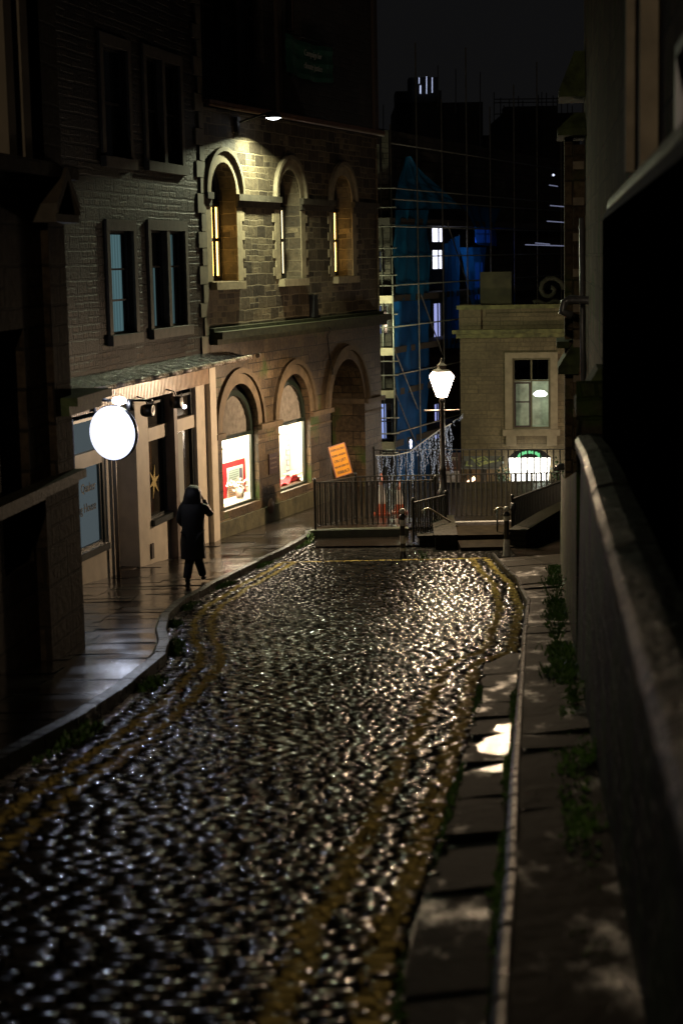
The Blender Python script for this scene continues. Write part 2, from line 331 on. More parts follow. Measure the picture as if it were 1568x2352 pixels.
def build_setts():
    NU, NV = 7, 7
    uu = np.array([-1, -.945, -.86, 0, .86, .945, 1.]); vv = np.array([-1, -.90, -.74, 0, .74, .90, 1.])
    U, Vg = np.meshgrid(uu, vv)                                       # NV x NU
    dome = -.0018*np.abs(U)**4-.0028*np.abs(Vg)**3-.004*((np.abs(U) > .93)|(np.abs(Vg) > .88))-.026*((np.abs(U) > .99) | (np.abs(Vg) > .99))
    rimv = ((np.abs(U) > .85) | (np.abs(Vg) > .72)).astype(float).reshape(-1)
    verts, tones, faces = [], [], []
    y = -1.5; base = 0; quad = []
    for j in range(NV-1):
        for i in range(NU-1): a = j*NU+i; quad.append((a, a+1, a+NU+1, a+NU))
    quad = np.array(quad)
    while y < 37.6:
        pitch = .088 if y < 25 else .105
        xl = float(LX(y)) + .02; xr = float(roadR(y)) - .02 if y < YEND-.2 else 4.2
        if y > 34: xl = max(xl, -2.6)
        x = xl - random.random()*.05
        bow = .05
        while x < xr:
            w = random.uniform(.12, .21)
            if x+w > xr+.05: w = max(.08, xr-x)
            cx = x+w/2; hw = w/2-.006; hh = pitch/2-.006
            mid = (xl+xr)/2; half = (xr-xl)/2+.01
            tx, ty = rng.normal(0, .011), rng.normal(0, .036); dz = rng.normal(0, .002); t = random.random()
            lx = U*hw; ly = Vg*hh+rng.normal(0, .0015, U.shape)
            ys = y+ly+.05*((cx+lx-mid)/half)**2 + .02*math.sin(cx*1.3)
            zs = dome+lx*tx+ly*ty+dz+rng.normal(0, .0004, U.shape)
            zz = np.interp(ys, PY, PZ)-.10+zs-.03*((cx+lx-mid)/half)**2*0
            verts.append(np.stack([cx+lx+rng.normal(0, .002, U.shape), ys, zz], -1).reshape(-1, 3)); tones.append(np.full(NU*NV, t)); faces.append(quad+base); base += NU*NV
            x += w
        y += pitch
    V = np.concatenate(verts); F_ = np.concatenate(faces); T = np.concatenate(tones)
    X, Yc = V[:, 0], V[:, 1]
    er = roadR(Yc)-X; el = X-LX(Yc)
    pa = np.zeros(len(V)); body = Yc < YEND-.5
    pa[(body) & (((er > .03) & (er < .14)) | ((er > .33) & (er < .425)))] = 1
    pa[(body) & (Yc > 4) & (((el > .31) & (el < .39)) | ((el > .53) & (el < .61)))] = 1
    pa[(np.abs(Yc-(YEND-.35)) < .05) & (el > .3) & (X < 2.9)] = 1
    me = bpy.data.meshes.new('road'); me.vertices.add(len(V)); me.vertices.foreach_set('co', V.ravel())
    me.loops.add(len(F_)*4); me.loops.foreach_set('vertex_index', F_.ravel()); me.polygons.add(len(F_)); me.polygons.foreach_set('loop_start', np.arange(0, len(F_)*4, 4)); me.polygons.foreach_set('loop_total', np.full(len(F_), 4))
    me.update(); me.validate()
    for nm, d in (('paint', pa), ('tone', T), ('joint', np.tile(rimv, len(V)//(NU*NV)))):
        a = me.attributes.new(nm, 'FLOAT', 'POINT'); a.data.foreach_set('value', d)
    me.polygons.foreach_set('use_smooth', np.ones(len(F_), bool)); me.materials.append(wet_setts())
    o = bpy.data.objects.new('road', me); COL.objects.link(o); tag(o, kind='structure')
build_setts()
def sheet(name, mat, xl, xr, y0, y1, zf, ny, nx=6, kind='structure'):
    ys = np.linspace(y0, y1, ny); mb = MB(); g = []
    for yy in ys:
        a, b = float(xl(yy)), float(xr(yy)); g.append([(a+(b-a)*t, yy, zf(a+(b-a)*t, yy)) for t in np.linspace(0, 1, nx)])
    for j in range(ny-1):
        for i in range(nx-1): mb.face([g[j][i], g[j][i+1], g[j+1][i+1], g[j+1][i]], True)
    o = mb.build(name, mat); tag(o, kind=kind); return o
def slabs(name, mat, xl, xr, y0, y1, zf, wx, wy, tilt, gap=.006):
    mb = MB(); y = y0; row = 0
    while y < y1:
        h = min(wy*random.uniform(.75, 1.25), y1-y+.001); a, b = float(xl(y+h/2)), float(xr(y+h/2)); n = max(1, round((b-a)/wx)); off = random.uniform(-.12, .12)
        cuts = [a]+[a+(b-a)*(i+off)/n for i in range(1, n)]+[b]
        for i in range(n):
            x0, x1 = cuts[i], cuts[i+1]
            if i == 0: x0a, x0b = float(xl(y)), float(xl(y+h))
            else: x0a = x0b = x0
            if i == n-1: x1a, x1b = float(xr(y)), float(xr(y+h))
            else: x1a = x1b = x1
            tx, ty, dz = random.gauss(0, tilt), random.gauss(0, tilt), random.gauss(0, .003); cx, cyy = (x0+x1)/2, y+h/2
            G_ = []
            for v in (0, .5, 1):
                r_ = []
                for u in (0, .5, 1):
                    xa, xb = x0a+(x0b-x0a)*v+gap/2, x1a+(x1b-x1a)*v-gap/2; X_ = xa+(xb-xa)*u; Y_ = y+gap/2+(h-gap)*v
                    r_.append((X_, Y_, zf(X_, Y_)+(X_-cx)*tx+(Y_-cyy)*ty+dz))
                G_.append(r_)
            for j in range(2):
                for i2 in range(2): mb.face([G_[j][i2], G_[j][i2+1], G_[j+1][i2+1], G_[j+1][i2]], True)
        y += h
    o = mb.build(name, mat); tag(o, kind='structure'); return o
def flags(name, c1, c2, bw, bh, rough0, rough1, bump=.35, nf=6, joint=(.004, .004, .003), bd=.01, patch=0):
    m, N, L, b = newmat(name)
    uv = N.new('ShaderNodeUVMap'); br = N.new('ShaderNodeTexBrick'); L.new(uv.outputs[0], br.inputs[0]); br.inputs['Scale'].default_value = 1
    br.inputs['Brick Width'].default_value = bw; br.inputs['Row Height'].default_value = bh; br.inputs['Mortar Size'].default_value = .012
    br.inputs['Color1'].default_value = (*c1, 1); br.inputs['Color2'].default_value = (*c2, 1); br.inputs['Mortar'].default_value = (*joint, 1); L.new(br.outputs[0], b.inputs['Base Color'])
    n = N.new('ShaderNodeTexNoise'); n.inputs['Scale'].default_value = nf; n.inputs['Detail'].default_value = 7; n.inputs['Roughness'].default_value = .6; L.new(uv.outputs[0], n.inputs['Vector'])
    n1 = N.new('ShaderNodeTexNoise'); n1.inputs['Scale'].default_value = 1.1; n1.inputs['Detail'].default_value = 4; L.new(uv.outputs[0], n1.inputs['Vector'])
    mr = N.new('ShaderNodeMapRange'); mr.inputs[1].default_value = .42; mr.inputs[2].default_value = .6; mr.inputs[3].default_value = rough0; mr.inputs[4].default_value = rough1; L.new(n1.outputs[0], mr.inputs[0]); L.new(mr.outputs[0], b.inputs['Roughness'])
    if patch:
        mq = N.new('ShaderNodeMapping'); mq.inputs['Scale'].default_value = (1, .4, 1); L.new(uv.outputs[0], mq.inputs[0]); L.new(mq.outputs[0], n1.inputs['Vector'])
        n1.inputs['Scale'].default_value = patch; n1.inputs['Detail'].default_value = 9; n1.inputs['Roughness'].default_value = .68
        mr.inputs[1].default_value = .53; mr.inputs[2].default_value = .72; mr.inputs[3].default_value = .62; mr.inputs[4].default_value = rough0
        ms = N.new('ShaderNodeMapRange'); ms.inputs[1].default_value = .55; ms.inputs[2].default_value = .72; ms.inputs[3].default_value = .010; ms.inputs[4].default_value = .32; L.new(n1.outputs[0], ms.inputs[0]); L.new(ms.outputs[0], b.inputs['Specular IOR Level'])
    n2 = N.new('ShaderNodeTexNoise'); n2.inputs['Scale'].default_value = 60; n2.inputs['Detail'].default_value = 3; L.new(uv.outputs[0], n2.inputs['Vector'])
    h = N.new('ShaderNodeMath'); h.operation = 'MULTIPLY_ADD'; L.new(br.outputs['Fac'], h.inputs[0]); h.inputs[1].default_value = -.8; L.new(n.outputs[0], h.inputs[2])
    h2 = N.new('ShaderNodeMath'); h2.operation = 'MULTIPLY_ADD'; L.new(n2.outputs[0], h2.inputs[0]); h2.inputs[1].default_value = .25; L.new(h.outputs[0], h2.inputs[2])
    bp = N.new('ShaderNodeBump'); bp.inputs['Strength'].default_value = bump; bp.inputs['Distance'].default_value = bd; L.new(h2.outputs[0], bp.inputs['Height']); L.new(bp.outputs[0], b.inputs['Normal'])
    return m
FLAGL = flags('wet_flagstones', (.012, .009, .007), (.022, .016, .012), 60, 60, .12, .22, .4, 5)
FLAGL.node_tree.nodes['Principled BSDF'].inputs['Specular IOR Level'].default_value = .2
FLAGR = flags('wet_rough_flagstones', (.030, .024, .018), (.05, .04, .03), 60, 60, .10, .16, .8, 6, bd=.03, patch=1.5)
SLABM = flags('wet_channel_slabs', (.026, .023, .019), (.045, .038, .03), 60, 60, .08, .14, .8, 5, bd=.02, patch=2.1)
MORT = plain('dark_grit_bed', (.012, .011, .009), .45, 0, 20, .4, .4)
KERBM = plain('wet_kerb_granite', (.018, .016, .014), .34, 0, 9, .3, .3, .1, spec=.07)
WALLX = lambda y: .28+.118*y
sheet('road_bed', MORT, lambda y: LX(y)-.1, lambda y: RKX(y)+.3 if y < 34 else 9, -3, 47.6, lambda x, y: P(y)-.135, 160)
zL = lambda x, y: P(y)
slabs('pavement', FLAGL, lambda y: -5.6 if y < 34 else -3.4, lambda y: LX(y)-.135 if y < 39.3 else -.62, -3, 39.4, zL, .75, .6, .006)
sheet('pavement_bed', MORT, lambda y: -14, lambda y: LX(y)-.1, -3, 39.4, lambda x, y: P(y)-.03, 60, 4)
def zR(x, y):                                                        # right pavement leans towards the road
    k = float(RKX(y)); return P(y)+.06*(x-k)
slabs('pavement', FLAGR, lambda y: float(RKX(y))+.05, lambda y: WALLX(y)+.3, -3, 33.5, zR, .8, .95, .022)
sheet('pavement_bed', MORT, lambda y: float(RKX(y))+.05, lambda y: WALLX(y)+.6, -3, 33.5, lambda x, y: zR(x, y)-.05, 60, 4)
slabs('gutter', SLABM, lambda y: roadR(y), lambda y: RKX(y)-.015, -3, YS_END+1.5, lambda x, y: P(y)-.085+.07*(x-float(RKX(y))), 2, 1.15, .02, .012)
sheet('terrace_paving', FLAGL, lambda y: -2.8, lambda y: 14, 39.4, 47.6, lambda x, y: P(y)-.005, 12, 12)
sheet('terrace_paving', FLAGL, lambda y: 3.5 if y < 36.8 else -.6, lambda y: 9, 33.6, 39.39, lambda x, y: P(y)-.06, 20, 12)
PUD = plain('puddle_film', (.012, .011, .010), .10, 0, 9, .2, .25, .05)
def pz2(x, y): return P(y)-.072+.13*(x-float(RKX(y)))+.006*math.sin(y*7)
sheet('water_puddle', PUD, lambda y: float(RKX(y))-.05-(float(RKX(y)-roadR(y))-.10+.05*math.sin(y*6.3)+.03*math.sin(y*14))*math.sqrt(max(.0, 1-abs((y-11.2)/1.12)**3)), lambda y: float(RKX(y))-.03, 10.1, 12.3, pz2, 46, 6)
gmb = MB(); gmb.face([(-400, -200, -11.6), (400, -200, -11.6), (400, 700, -11.6), (-400, 700, -11.6)])
tag(gmb.build('ground', plain('lower_street_asphalt', (.03, .03, .03), .3)), kind='structure')
def kerb(name, fxn, y0, y1, w, top, lab, h=.16, step=.9):
    y = y0; mb = MB()
    while y < y1:
        e = min(y+step-.035, y1); n = 3; jt = random.uniform(-.008, .008)
        for k in range(n):
            a, b = y+(e-y)*k/n, y+(e-y)*(k+1)/n
            xa, xb = float(fxn(a)), float(fxn(b)); r = .02
            za, zb = P(a)+top+jt, P(b)+top+jt*.3
            q = [[(xa, a, za-h), (xa+.0, a, za-r), (xa+r, a, za), (xa+w, a, za), (xa+w, a, za-h)], [(xb, b, zb-h), (xb, b, zb-r), (xb+r, b, zb), (xb+w, b, zb), (xb+w, b, zb-h)]]
            for t in range(4): mb.face([q[0][t], q[0][t+1], q[1][t+1], q[1][t]])
            if k == 0: mb.face(q[0])
            if k == n-1: mb.face(q[1])
        y += step
    return tag(mb.build(name, KERBM), kind='structure')
kerb('kerb', lambda y: float(LX(y))-.13, -2, 39.2, .13, .012, '')
kerb('kerb', lambda y: float(RKX(y)), -2, 34.5, .045, .012, '')

# grass and moss along the edges
def tufts(name, pts, mat, n, hgt, spread, lab=None):
    V = []; F_ = []
    for p, sc_ in pts:
        for k in range(int(n*sc_)):
            a = random.uniform(0, 2*PI); r = random.gauss(0, spread*sc_); x = p[0]+math.cos(a)*r; y = p[1]+math.sin(a)*r*1.4; z = p[2]
            h = hgt*random.uniform(.4, 1.1)*sc_; w = random.uniform(.004, .011)*(1+hgt*3); lean = random.uniform(-.6, .6)*h; b = random.uniform(0, PI)
            dx, dy = math.cos(b)*w, math.sin(b)*w; i = len(V)
            V += [(x-dx, y-dy, z), (x+dx, y+dy, z), (x+dx*.9+lean*.5, y+dy*.9, z+h*.6), (x-dx*.9+lean*.5, y-dy*.9, z+h*.6), (x+lean, y+random.uniform(-.3, .3)*h, z+h)]
            F_ += [(i, i+1, i+2, i+3), (i+3, i+2, i+4)]
    me = bpy.data.meshes.new(name); me.from_pydata(V, [], F_); me.materials.append(mat); o = bpy.data.objects.new(name, me); COL.objects.link(o); return tag(o, kind='stuff')
GRASS = plain('grass_blades', (.05, .11, .015), .5, 0, 6, .5)
pl = []
for y in np.arange(6, 39, .035):
    s_ = .25+.9*max(0, math.sin(y*1.7)+.45*math.sin(y*4.1+1))
    s_ *= 1.0 if 9 < y < 38 else .3
    x = float(LX(y))+.05+random.uniform(-.03, .06); pl.append(((x, y, P(y)-.12), min(1, s_)))
tufts('grass', pl, GRASS, 14, .085, .05)
pl = []
for y in np.arange(3.5, 33, .03):
    s_ = (.5+.6*math.sin(y*.9)+.4*math.sin(y*2.7))*(1 if y > 11 else .45); x = WALLX(y)-.05-random.random()*.14
    pl.append(((x, y, zR(x, y)-.01), max(.1, min(1.2, s_))))
tufts('grass', pl, GRASS, 12, .09, .06)
pl = []
for y in np.arange(3.5, 15, .03):
    pl.append(((float(RKX(y))-.02+random.gauss(0, .01), y, P(y)-.09), .5+.4*math.sin(y*2)))
    pl.append(((float(roadR(y))+.005+random.gauss(0, .01), y, P(y)-.11), .3+.3*math.sin(y*1.3+2)))
tufts('moss', pl, GRASS, 10, .05, .018)
def weed(px, py, h, n, lab):
    p = G(px, py); t = empty('weed', lab, 'plant', 'weeds at the foot of the walls'); mb = MB(); st = MB()
    for k in range(n):
        a = random.uniform(0, 2*PI); l = h*random.uniform(.5, 1); tip = Vector((p.x+math.cos(a)*l*.45, p.y+math.sin(a)*l*.45, P(p.y)+l))
        b0 = Vector((p.x, p.y, P(p.y)-.02)); st.tube([b0, b0.lerp(tip, .5)+Vector((0, 0, l*.12)), tip], .004, 4)
        for q in range(9):
            c = b0.lerp(tip, .3+.7*q/8)+Vector((random.gauss(0, .025), random.gauss(0, .025), random.gauss(0, .02))); d = Vector((random.gauss(0, 1), random.gauss(0, 1), random.gauss(0, .6))).normalized(); e = d.cross(Vector((random.gauss(0, 1), random.gauss(0, 1), 1))).normalized()
            L_ = random.uniform(.025, .06); mb.face([c, c+d*L_*.5+e*L_*.35, c+d*L_, c+d*L_*.5-e*L_*.35])
    mb.build('leaves', GRASS, t); st.build('stems', GRASS, t)
weed(1270, 1400, .5, 14, 'tall leafy weed at the wall foot nearest the railings')
weed(1277, 1480, .42, 14, 'bushy weed at the right wall foot, just behind the widest dark paving')
weed(1318, 1620, .2, 10, 'low weed growing beside the right wall where the gutter puddle shines')
weed(1350, 1760, .16, 10, 'spreading weed at the right wall foot, nearest the camera')
weed(712, 1243, .22, 12, 'small green weed at the end of the left kerb under the railing')
weed(970, 1285, .16, 9, 'tiny weed beside the foot of the left bollard')

# ================================================================== BUILDINGS
FS = Frame(-2.82, 38, .23)          # house with the shop front (runs back towards the camera)
FA = Frame(-2.82, 38, .3815)        # arcaded building
pN = G(172, 1492); FN = Frame(pN.x, pN.y, .126)   # near left building, up to its far corner
FR = Frame(.63, 0, .118)            # right hand building line (out < 0 is towards the street)

def part(o, mat_name=None): return o
GLOW_AMBER = emit('amber_lit_blind', (1.0, .55, .12), 11)
GLOW_PALE = emit('pale_lit_gap', (1.0, .80, .42), 3)

# ---- arcaded building
arc = empty('arcaded_building', 'sandstone building with round-arched windows and two glowing display windows beside an open archway', 'building')
UP = [(1.0, .67), (4.82, .67), (8.42, .67)]
ops = [dict(s0=c-r, s1=c+r, z0=-.42, z1=1.5+r, arch=True, d=.46) for c, r in UP]
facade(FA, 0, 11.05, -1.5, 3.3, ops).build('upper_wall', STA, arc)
GR = [(1.46, 1.0, -3.72, -5.52), (4.72, 1.0, -3.72, -5.52), (8.42, 1.28, -3.86, -6.15)]
ops = [dict(s0=c-r, s1=c+r, z0=zb, z1=zs+r, arch=True, d=(.16 if k < 2 else .95)) for k, (c, r, zs, zb) in enumerate(GR)]
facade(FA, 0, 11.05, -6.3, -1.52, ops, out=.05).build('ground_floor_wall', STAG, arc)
# end wall and back, roof deck
mb = MB(); mb.face([FA.w(11.05, -11.6, .05), FA.w(11.05, -11.6, -8), FA.w(11.05, 3.3, -8), FA.w(11.05, 3.3, .05)]); mb.build('end_wall', STA, arc)
mb = MB(); mb.face([FA.w(0, 3.3, .02), FA.w(11.05, 3.3, .02), FA.w(11.05, 3.32, -8), FA.w(0, 3.32, -8)]); mb.build('roof_deck', DARKST, arc)
# string course, cornice gutter, imposts
mb = fbox(FA, .02, 11.2, -1.66, -1.5, .052, .34); fbox(FA, .02, 11.16, -1.78, -1.662, .052, .22, mb); fbox(FA, .02, 11.12, -1.5, -1.42, 0.001, .14, mb); mb.build('string_course', plain('mossy_string_stone', (.035, .035, .014), .75, 0, 6, .5, .6), arc)
mb = MB(); mb.tube([FA.w(.02, 3.36, .14), FA.w(11.35, 3.36, .14)], .055, 8); fbox(FA, .02, 11.3, 3.38, 3.44, 0, .2, mb); mb.build('roof_gutter', plain('rust_brown_gutter', (.13, .07, .045), .45, 0, 6, .3), arc)
mb = MB()
prev = .02
for c, r in UP+[(99, 0)]:
    e = min(c-r-.005, 11.05)
    if e > prev: mb = fbox(FA, prev, e, 1.36, 1.5, .001, .10); fbox(FA, prev, e, 1.22, 1.358, .001, .05, mb); mb.build('impost_band', plain('soot_band', (.06, .05, .035), .7, 0, 6, .35, .4), arc)
    prev = c+r+.005
for c, r in UP:
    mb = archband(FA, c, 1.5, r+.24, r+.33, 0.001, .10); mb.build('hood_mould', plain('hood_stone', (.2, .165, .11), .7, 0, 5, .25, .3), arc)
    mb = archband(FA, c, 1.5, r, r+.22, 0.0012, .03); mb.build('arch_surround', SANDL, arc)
    for sg_ in (-1, 1):
        e = c+sg_*r; mb = fbox(FA, e, e+sg_*.28, -.42, 1.2, .001, .022)
        for k in range(4): z = -.35+k*.42; fbox(FA, e+sg_*.281, e+sg_*.42, z, z+.2, .001, .021, mb)
        mb.build('window_jamb', SANDL, arc)
    fbox(FA, c-r-.12, c+r+.12, -.6, -.43, 0.001, .16).build('window_sill', SANDL, arc)
def bars(F, s0, s1, z0, z1, o, t, vs, hs, mb=None, dp=.05):
    mb = mb or MB()
    fbox(F, s0, s0+t, z0, z1, o-dp, o, mb); fbox(F, s1-t, s1, z0, z1, o-dp, o, mb); fbox(F, s0+t, s1-t, z0, z0+t, o-dp, o, mb); fbox(F, s0+t, s1-t, z1-t, z1, o-dp, o, mb)
    for v in vs: fbox(F, v-t*.4, v+t*.4, z0+t, z1-t, o-dp, o-.004, mb)
    for h in hs: fbox(F, s0+t, s1-t, h-t*.4, h+t*.4, o-dp, o-.008, mb)
    return mb
for k, (c, r) in enumerate(UP):
    f = bars(FA, c-r, c+r, -.42, 1.3, -.40, .07, [c], [.5]).build('window_frame', WOODD, arc)
    p = MB(); p.face([FA.w(c-r, -.42, -.452), FA.w(c+r, -.42, -.452), FA.w(c+r, 2.2, -.452), FA.w(c-r, 2.2, -.452)]); p.build('pane', GLASSD, f)
    g = GLOW_PALE if k == 1 else GLOW_AMBER
    xs = [(499, 514), (486, 490)] if k == 0 else [(652.5, 658), (639, 642)] if k == 1 else [(772.5, 779.5), (765, 767)]
    for (xa, xb) in xs:
        a, _ = FA.S(xa, 600, -.44); b, _ = FA.S(xb, 600, -.44); b = min(b, c+r-.075); a = min(a, b-.03)
        q = MB()
        for za, zb in ((-.3, .46), (.54, 1.22)): q.box((a, .441, za), (b, .449, zb), FA.M())
        q.build('lit_blind_edge', g, f)
    ft = archband(FA, c, 1.5, r-.10, r-.002, -.45, -.38).build('fanlight_frame', WOODD, arc)
    if k < 2:                                                        # pale fabric bunched in the arch head
        s = MB(); s.prism([(c-.18, 1.40), (c+.1, 1.40), (c+.16, 1.7), (c-.02, 2.05), (c-.3, 1.9), (c-.12, 1.75)], .01, FA.M(0, 0, -.425)); s.build('pale_fanlight_blind', plain('pale_blind', (.5, .48, .4), .8, 0, 6, .2), ft)
# rough lower band of rubble and a small wall box
fbox(FA, 5.95, 6.2, -1.4, -.85, 0.001, .14).build('junction_box', BLK, arc)
mb = MB(); mb.tube([FA.w(6.12, -1.4, .06), FA.w(6.25, -1.5, .2), FA.w(6.5, -1.72, .36), FA.w(6.9, -1.9, .1), FA.w(7.1, -2.4, .07), FA.w(7.0, -2.9, .2)], .015, 5); mb.build('cable', BLK, arc)
# ground floor arches
for k, (c, r, zs, zb) in enumerate(GR):
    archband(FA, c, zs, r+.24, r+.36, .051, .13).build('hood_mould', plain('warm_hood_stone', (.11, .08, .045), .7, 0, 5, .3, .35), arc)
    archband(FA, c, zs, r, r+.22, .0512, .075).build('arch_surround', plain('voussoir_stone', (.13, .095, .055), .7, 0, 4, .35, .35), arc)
for a, b in ((0.02, .46), (2.46, 3.72), (5.72, 7.14), (9.7, 11.09)): mb = fbox(FA, a, b, -3.86, -3.74, .051, .16); fbox(FA, a, b, -4.12, -4.08, .051, .085, mb); mb.build('impost_mould', plain('impost_stone', (.12, .088, .052), .65, 0, 5, .3, .3), arc)
mb = MB(); mb.box((9.7, .05, -3.86), (9.85, 1.0, -3.74), FA.M()); fbox(FA, 9.56, 9.698, -3.86, -3.72, -.9, .1, mb); mb.build('archway_capital', plain('impost_stone', (.12, .088, .052), .65), arc)
fbox(FA, 0.02, 7.1, -6.35, -5.72, .051, .11).build('plinth', plain('mossy_plinth', (.055, .05, .024), .7, 0, 4, .5, .5), arc)
# passage behind the open arch
mb = MB(); M = FA.M()
mb.face([FA.w(6.2, -6.3, -3.2), FA.w(12.0, -6.3, -3.2), FA.w(12.0, -1.6, -3.2), FA.w(6.2, -1.6, -3.2)]); mb.face([FA.w(6.6, -6.3, -.9), FA.w(6.6, -6.3, -3.2), FA.w(6.6, -1.6, -3.2), FA.w(6.6, -1.6, -.9)])
mb.face([FA.w(6.2, -1.9, -.9), FA.w(12, -1.9, -.9), FA.w(12, -1.9, -3.2), FA.w(6.2, -1.9, -3.2)])
mb.build('passage_wall', stone('grey_passage_ashlar', (.30, .31, .33), (.40, .41, .43), (.18, .18, .19), .6, .26, .5, .6, .008, .4), arc)
# display windows
CREAM = plain('display_cream', (.82, .76, .6), .8)
REDP = plain('display_red', (.55, .012, .02), .5)
for k in (0, 1):
    c, r, zs, zb = GR[k]
    f = MB(); o = -.08
    fbox(FA, c-r+.0, c-r+.06, zb, -3.95, o-.06, o, f); fbox(FA, c+r-.11, c+r, zb, -3.95, o-.06, o, f); fbox(FA, c-r, c+r, zb, zb+.06, o-.061, o+.02, f); fbox(FA, c-r, c+r, -3.95, -3.87, o-.062, o+.01, f)
    archband(FA, c, zs-.15, r-.12, r-.003, o-.06, o, mb=f)
    f.build('display_window_frame', plain('dark_green_paint', (.012, .02, .014), .35), arc)
    fo = arc.children[-1]
    room = MB(); x0, x1, z0, z1 = c-r+.0, c+r+1.15, zb+.03, -3.9
    for q in ([(x0, z0, -.16), (x1, z0, -.16), (x1, z0, -1.0), (x0, z0, -1.0)], [(x0, z1, -.16), (x1, z1, -.16), (x1, z1, -1.0), (x0, z1, -1.0)], [(x0, z0, -1.0), (x1, z0, -1.0), (x1, z1, -1.0), (x0, z1, -1.0)], [(x0, z0, -.16), (x0, z0, -1.0), (x0, z1, -1.0), (x0, z1, -.16)], [(x1, z0, -.16), (x1, z0, -1.0), (x1, z1, -1.0), (x1, z1, -.16)]):
        room.face([FA.w(a, b, e) for a, b, e in q])
    room.build('display_case', CREAM, arc)
    strip = MB(); strip.box((x0+.2, .25, z1-.05), (x1-.3, .7, z1-.01), FA.M()); strip.build('strip_light', emit('display_strip_light', (1, .86, .62), 65 if k == 0 else 125), arc.children[-1])
    # curtain behind the arch head
    cu = MB(); n = 40; o = -.16; xc1 = c+r
    for i in range(n):
        a, b = x0+(xc1-x0)*i/n, x0+(xc1-x0)*(i+1)/n; oa, ob = o-.03*(i % 2), o-.03*((i+1) % 2)
        ta = zs-.15+math.sqrt(max(0, (r-.05)**2-(a-c)**2)); tb = zs-.15+math.sqrt(max(0, (r-.05)**2-(b-c)**2))
        cu.face([FA.w(a, -3.9, oa), FA.w(b, -3.9, ob), FA.w(b, max(tb, -3.9), ob), FA.w(a, max(ta, -3.9), oa)])
    cu.build('pleated_curtain', plain('grey_net_curtain', (.30, .27, .23) if k else (.2, .18, .15), .8, 0, 8, .3), fo)
    pg = MB(); pg.face([FA.w(c-r, -3.86, -.2), FA.w(c+r, -3.86, -.2), FA.w(c+r, -2.6, -.2), FA.w(c-r, -2.6, -.2)]); pg.build('backing', BLK, fo)
# contents: red display board with two panels, flower pot, open book on red cloth
bo = -.75
(a0, zt), (a1, _), (_, zb_) = FA.S(505, 1068, bo), FA.S(563, 1068, bo), FA.S(520, 1160, bo)
db = empty('display_board', 'red board with two framed text panels standing in the left glowing window', 'display board')
fbox(FA, a0-.25, a1, -5.47, zt, bo-.03, bo).build('board', REDP, db)
for (ya, yb, colr) in ((1076, 1100, (.42, .55, .48)), (1110, 1139, (.6, .36, .2))):
    (pa, za), (pb, zb2) = FA.S(521, ya, bo), FA.S(557, yb, bo)
    fr = fbox(FA, pa, pb, zb2-.03, za, bo+.001, bo+.02).build('panel_frame', plain('silver_trim', (.6, .6, .58), .4), db)
    fbox(FA, pa+.03, pb-.03, zb2+.0, za-.03, bo+.021, bo+.024).build('text_panel', plain('panel_%d' % ya, colr, .6), fr)
    ph = fbox(FA, pb-.22, pb-.07, zb2+.04, za-.07, bo+.0245, bo+.027).build('photo_strip', plain('photo_dark_%d' % ya, (.08, .07, .12), .5), fr)
    lb = MB()
    for i in range(6): lb.box((pa+.07, -bo-.0265, za-.09-i*.052), (pb-.30, -bo-.0245, za-.075-i*.052), FA.M())
    lb.build('text_lines', plain('ink_grey', (.2, .22, .2), .7), fr)
pot = empty('potted_flowers', 'small white pot of pale flowers on the sill of the left glowing window', 'flower pot')
pa, pz = FA.S(552, 1152, -.42); pc = FA.w(pa, -5.46, -.42)
MB().lathe([(.0, 0), (.085, 0), (.11, .22), (.1, .22), (0, .2)], pc, 14).build('pot', plain('white_glaze', (.75, .7, .62), .3), pot)
mb = MB()
for i in range(60):
    d = Vector((random.gauss(0, .13), random.gauss(0, .13), random.uniform(.22, .42))); p = pc+d; e = Vector((random.gauss(0, 1), random.gauss(0, 1), random.gauss(0, 1))).normalized(); g = e.orthogonal().normalized()
    mb.face([p, p+e*.05+g*.03, p+e*.08, p+e*.05-g*.03])
tag(mb.build('petals', plain('pale_petals', (.8, .72, .6), .6), pot), kind='stuff')
cl = MB(); x0 = 4.72-.9; n = 16
pts = {}
for i in range(n+1):
    for j in range(7):
        pts[i, j] = FA.w(x0+1.9*i/n+j*.17, -5.475+.03*math.sin(i*1.3+j)+.03+max(0, .12-.1*j)*(1 if 9 < i < 15 else .3), -.2-.6*j/6)
for i in range(n):
    for j in range(6): cl.face([pts[i, j], pts[i+1, j], pts[i+1, j+1], pts[i, j+1]], True)
tag(cl.build('red_cloth', plain('red_felt', (.6, .03, .04), .8), None), 'rumpled red cloth spread along the floor of the right glowing window', 'cloth')
bk = MB(); m = FA.M(FA.S(690, 1108, -.5)[0]-.1, -5.36, -.5); bk.prism([(-.25, 0), (0, -.03), (.25, 0), (.25, .03), (0, 0), (-.25, .03)], .32, m)
tag(bk.build('open_book', plain('book_paper', (.85, .8, .7), .7)), 'open white book lying on the red cloth in the right glowing window', 'book')
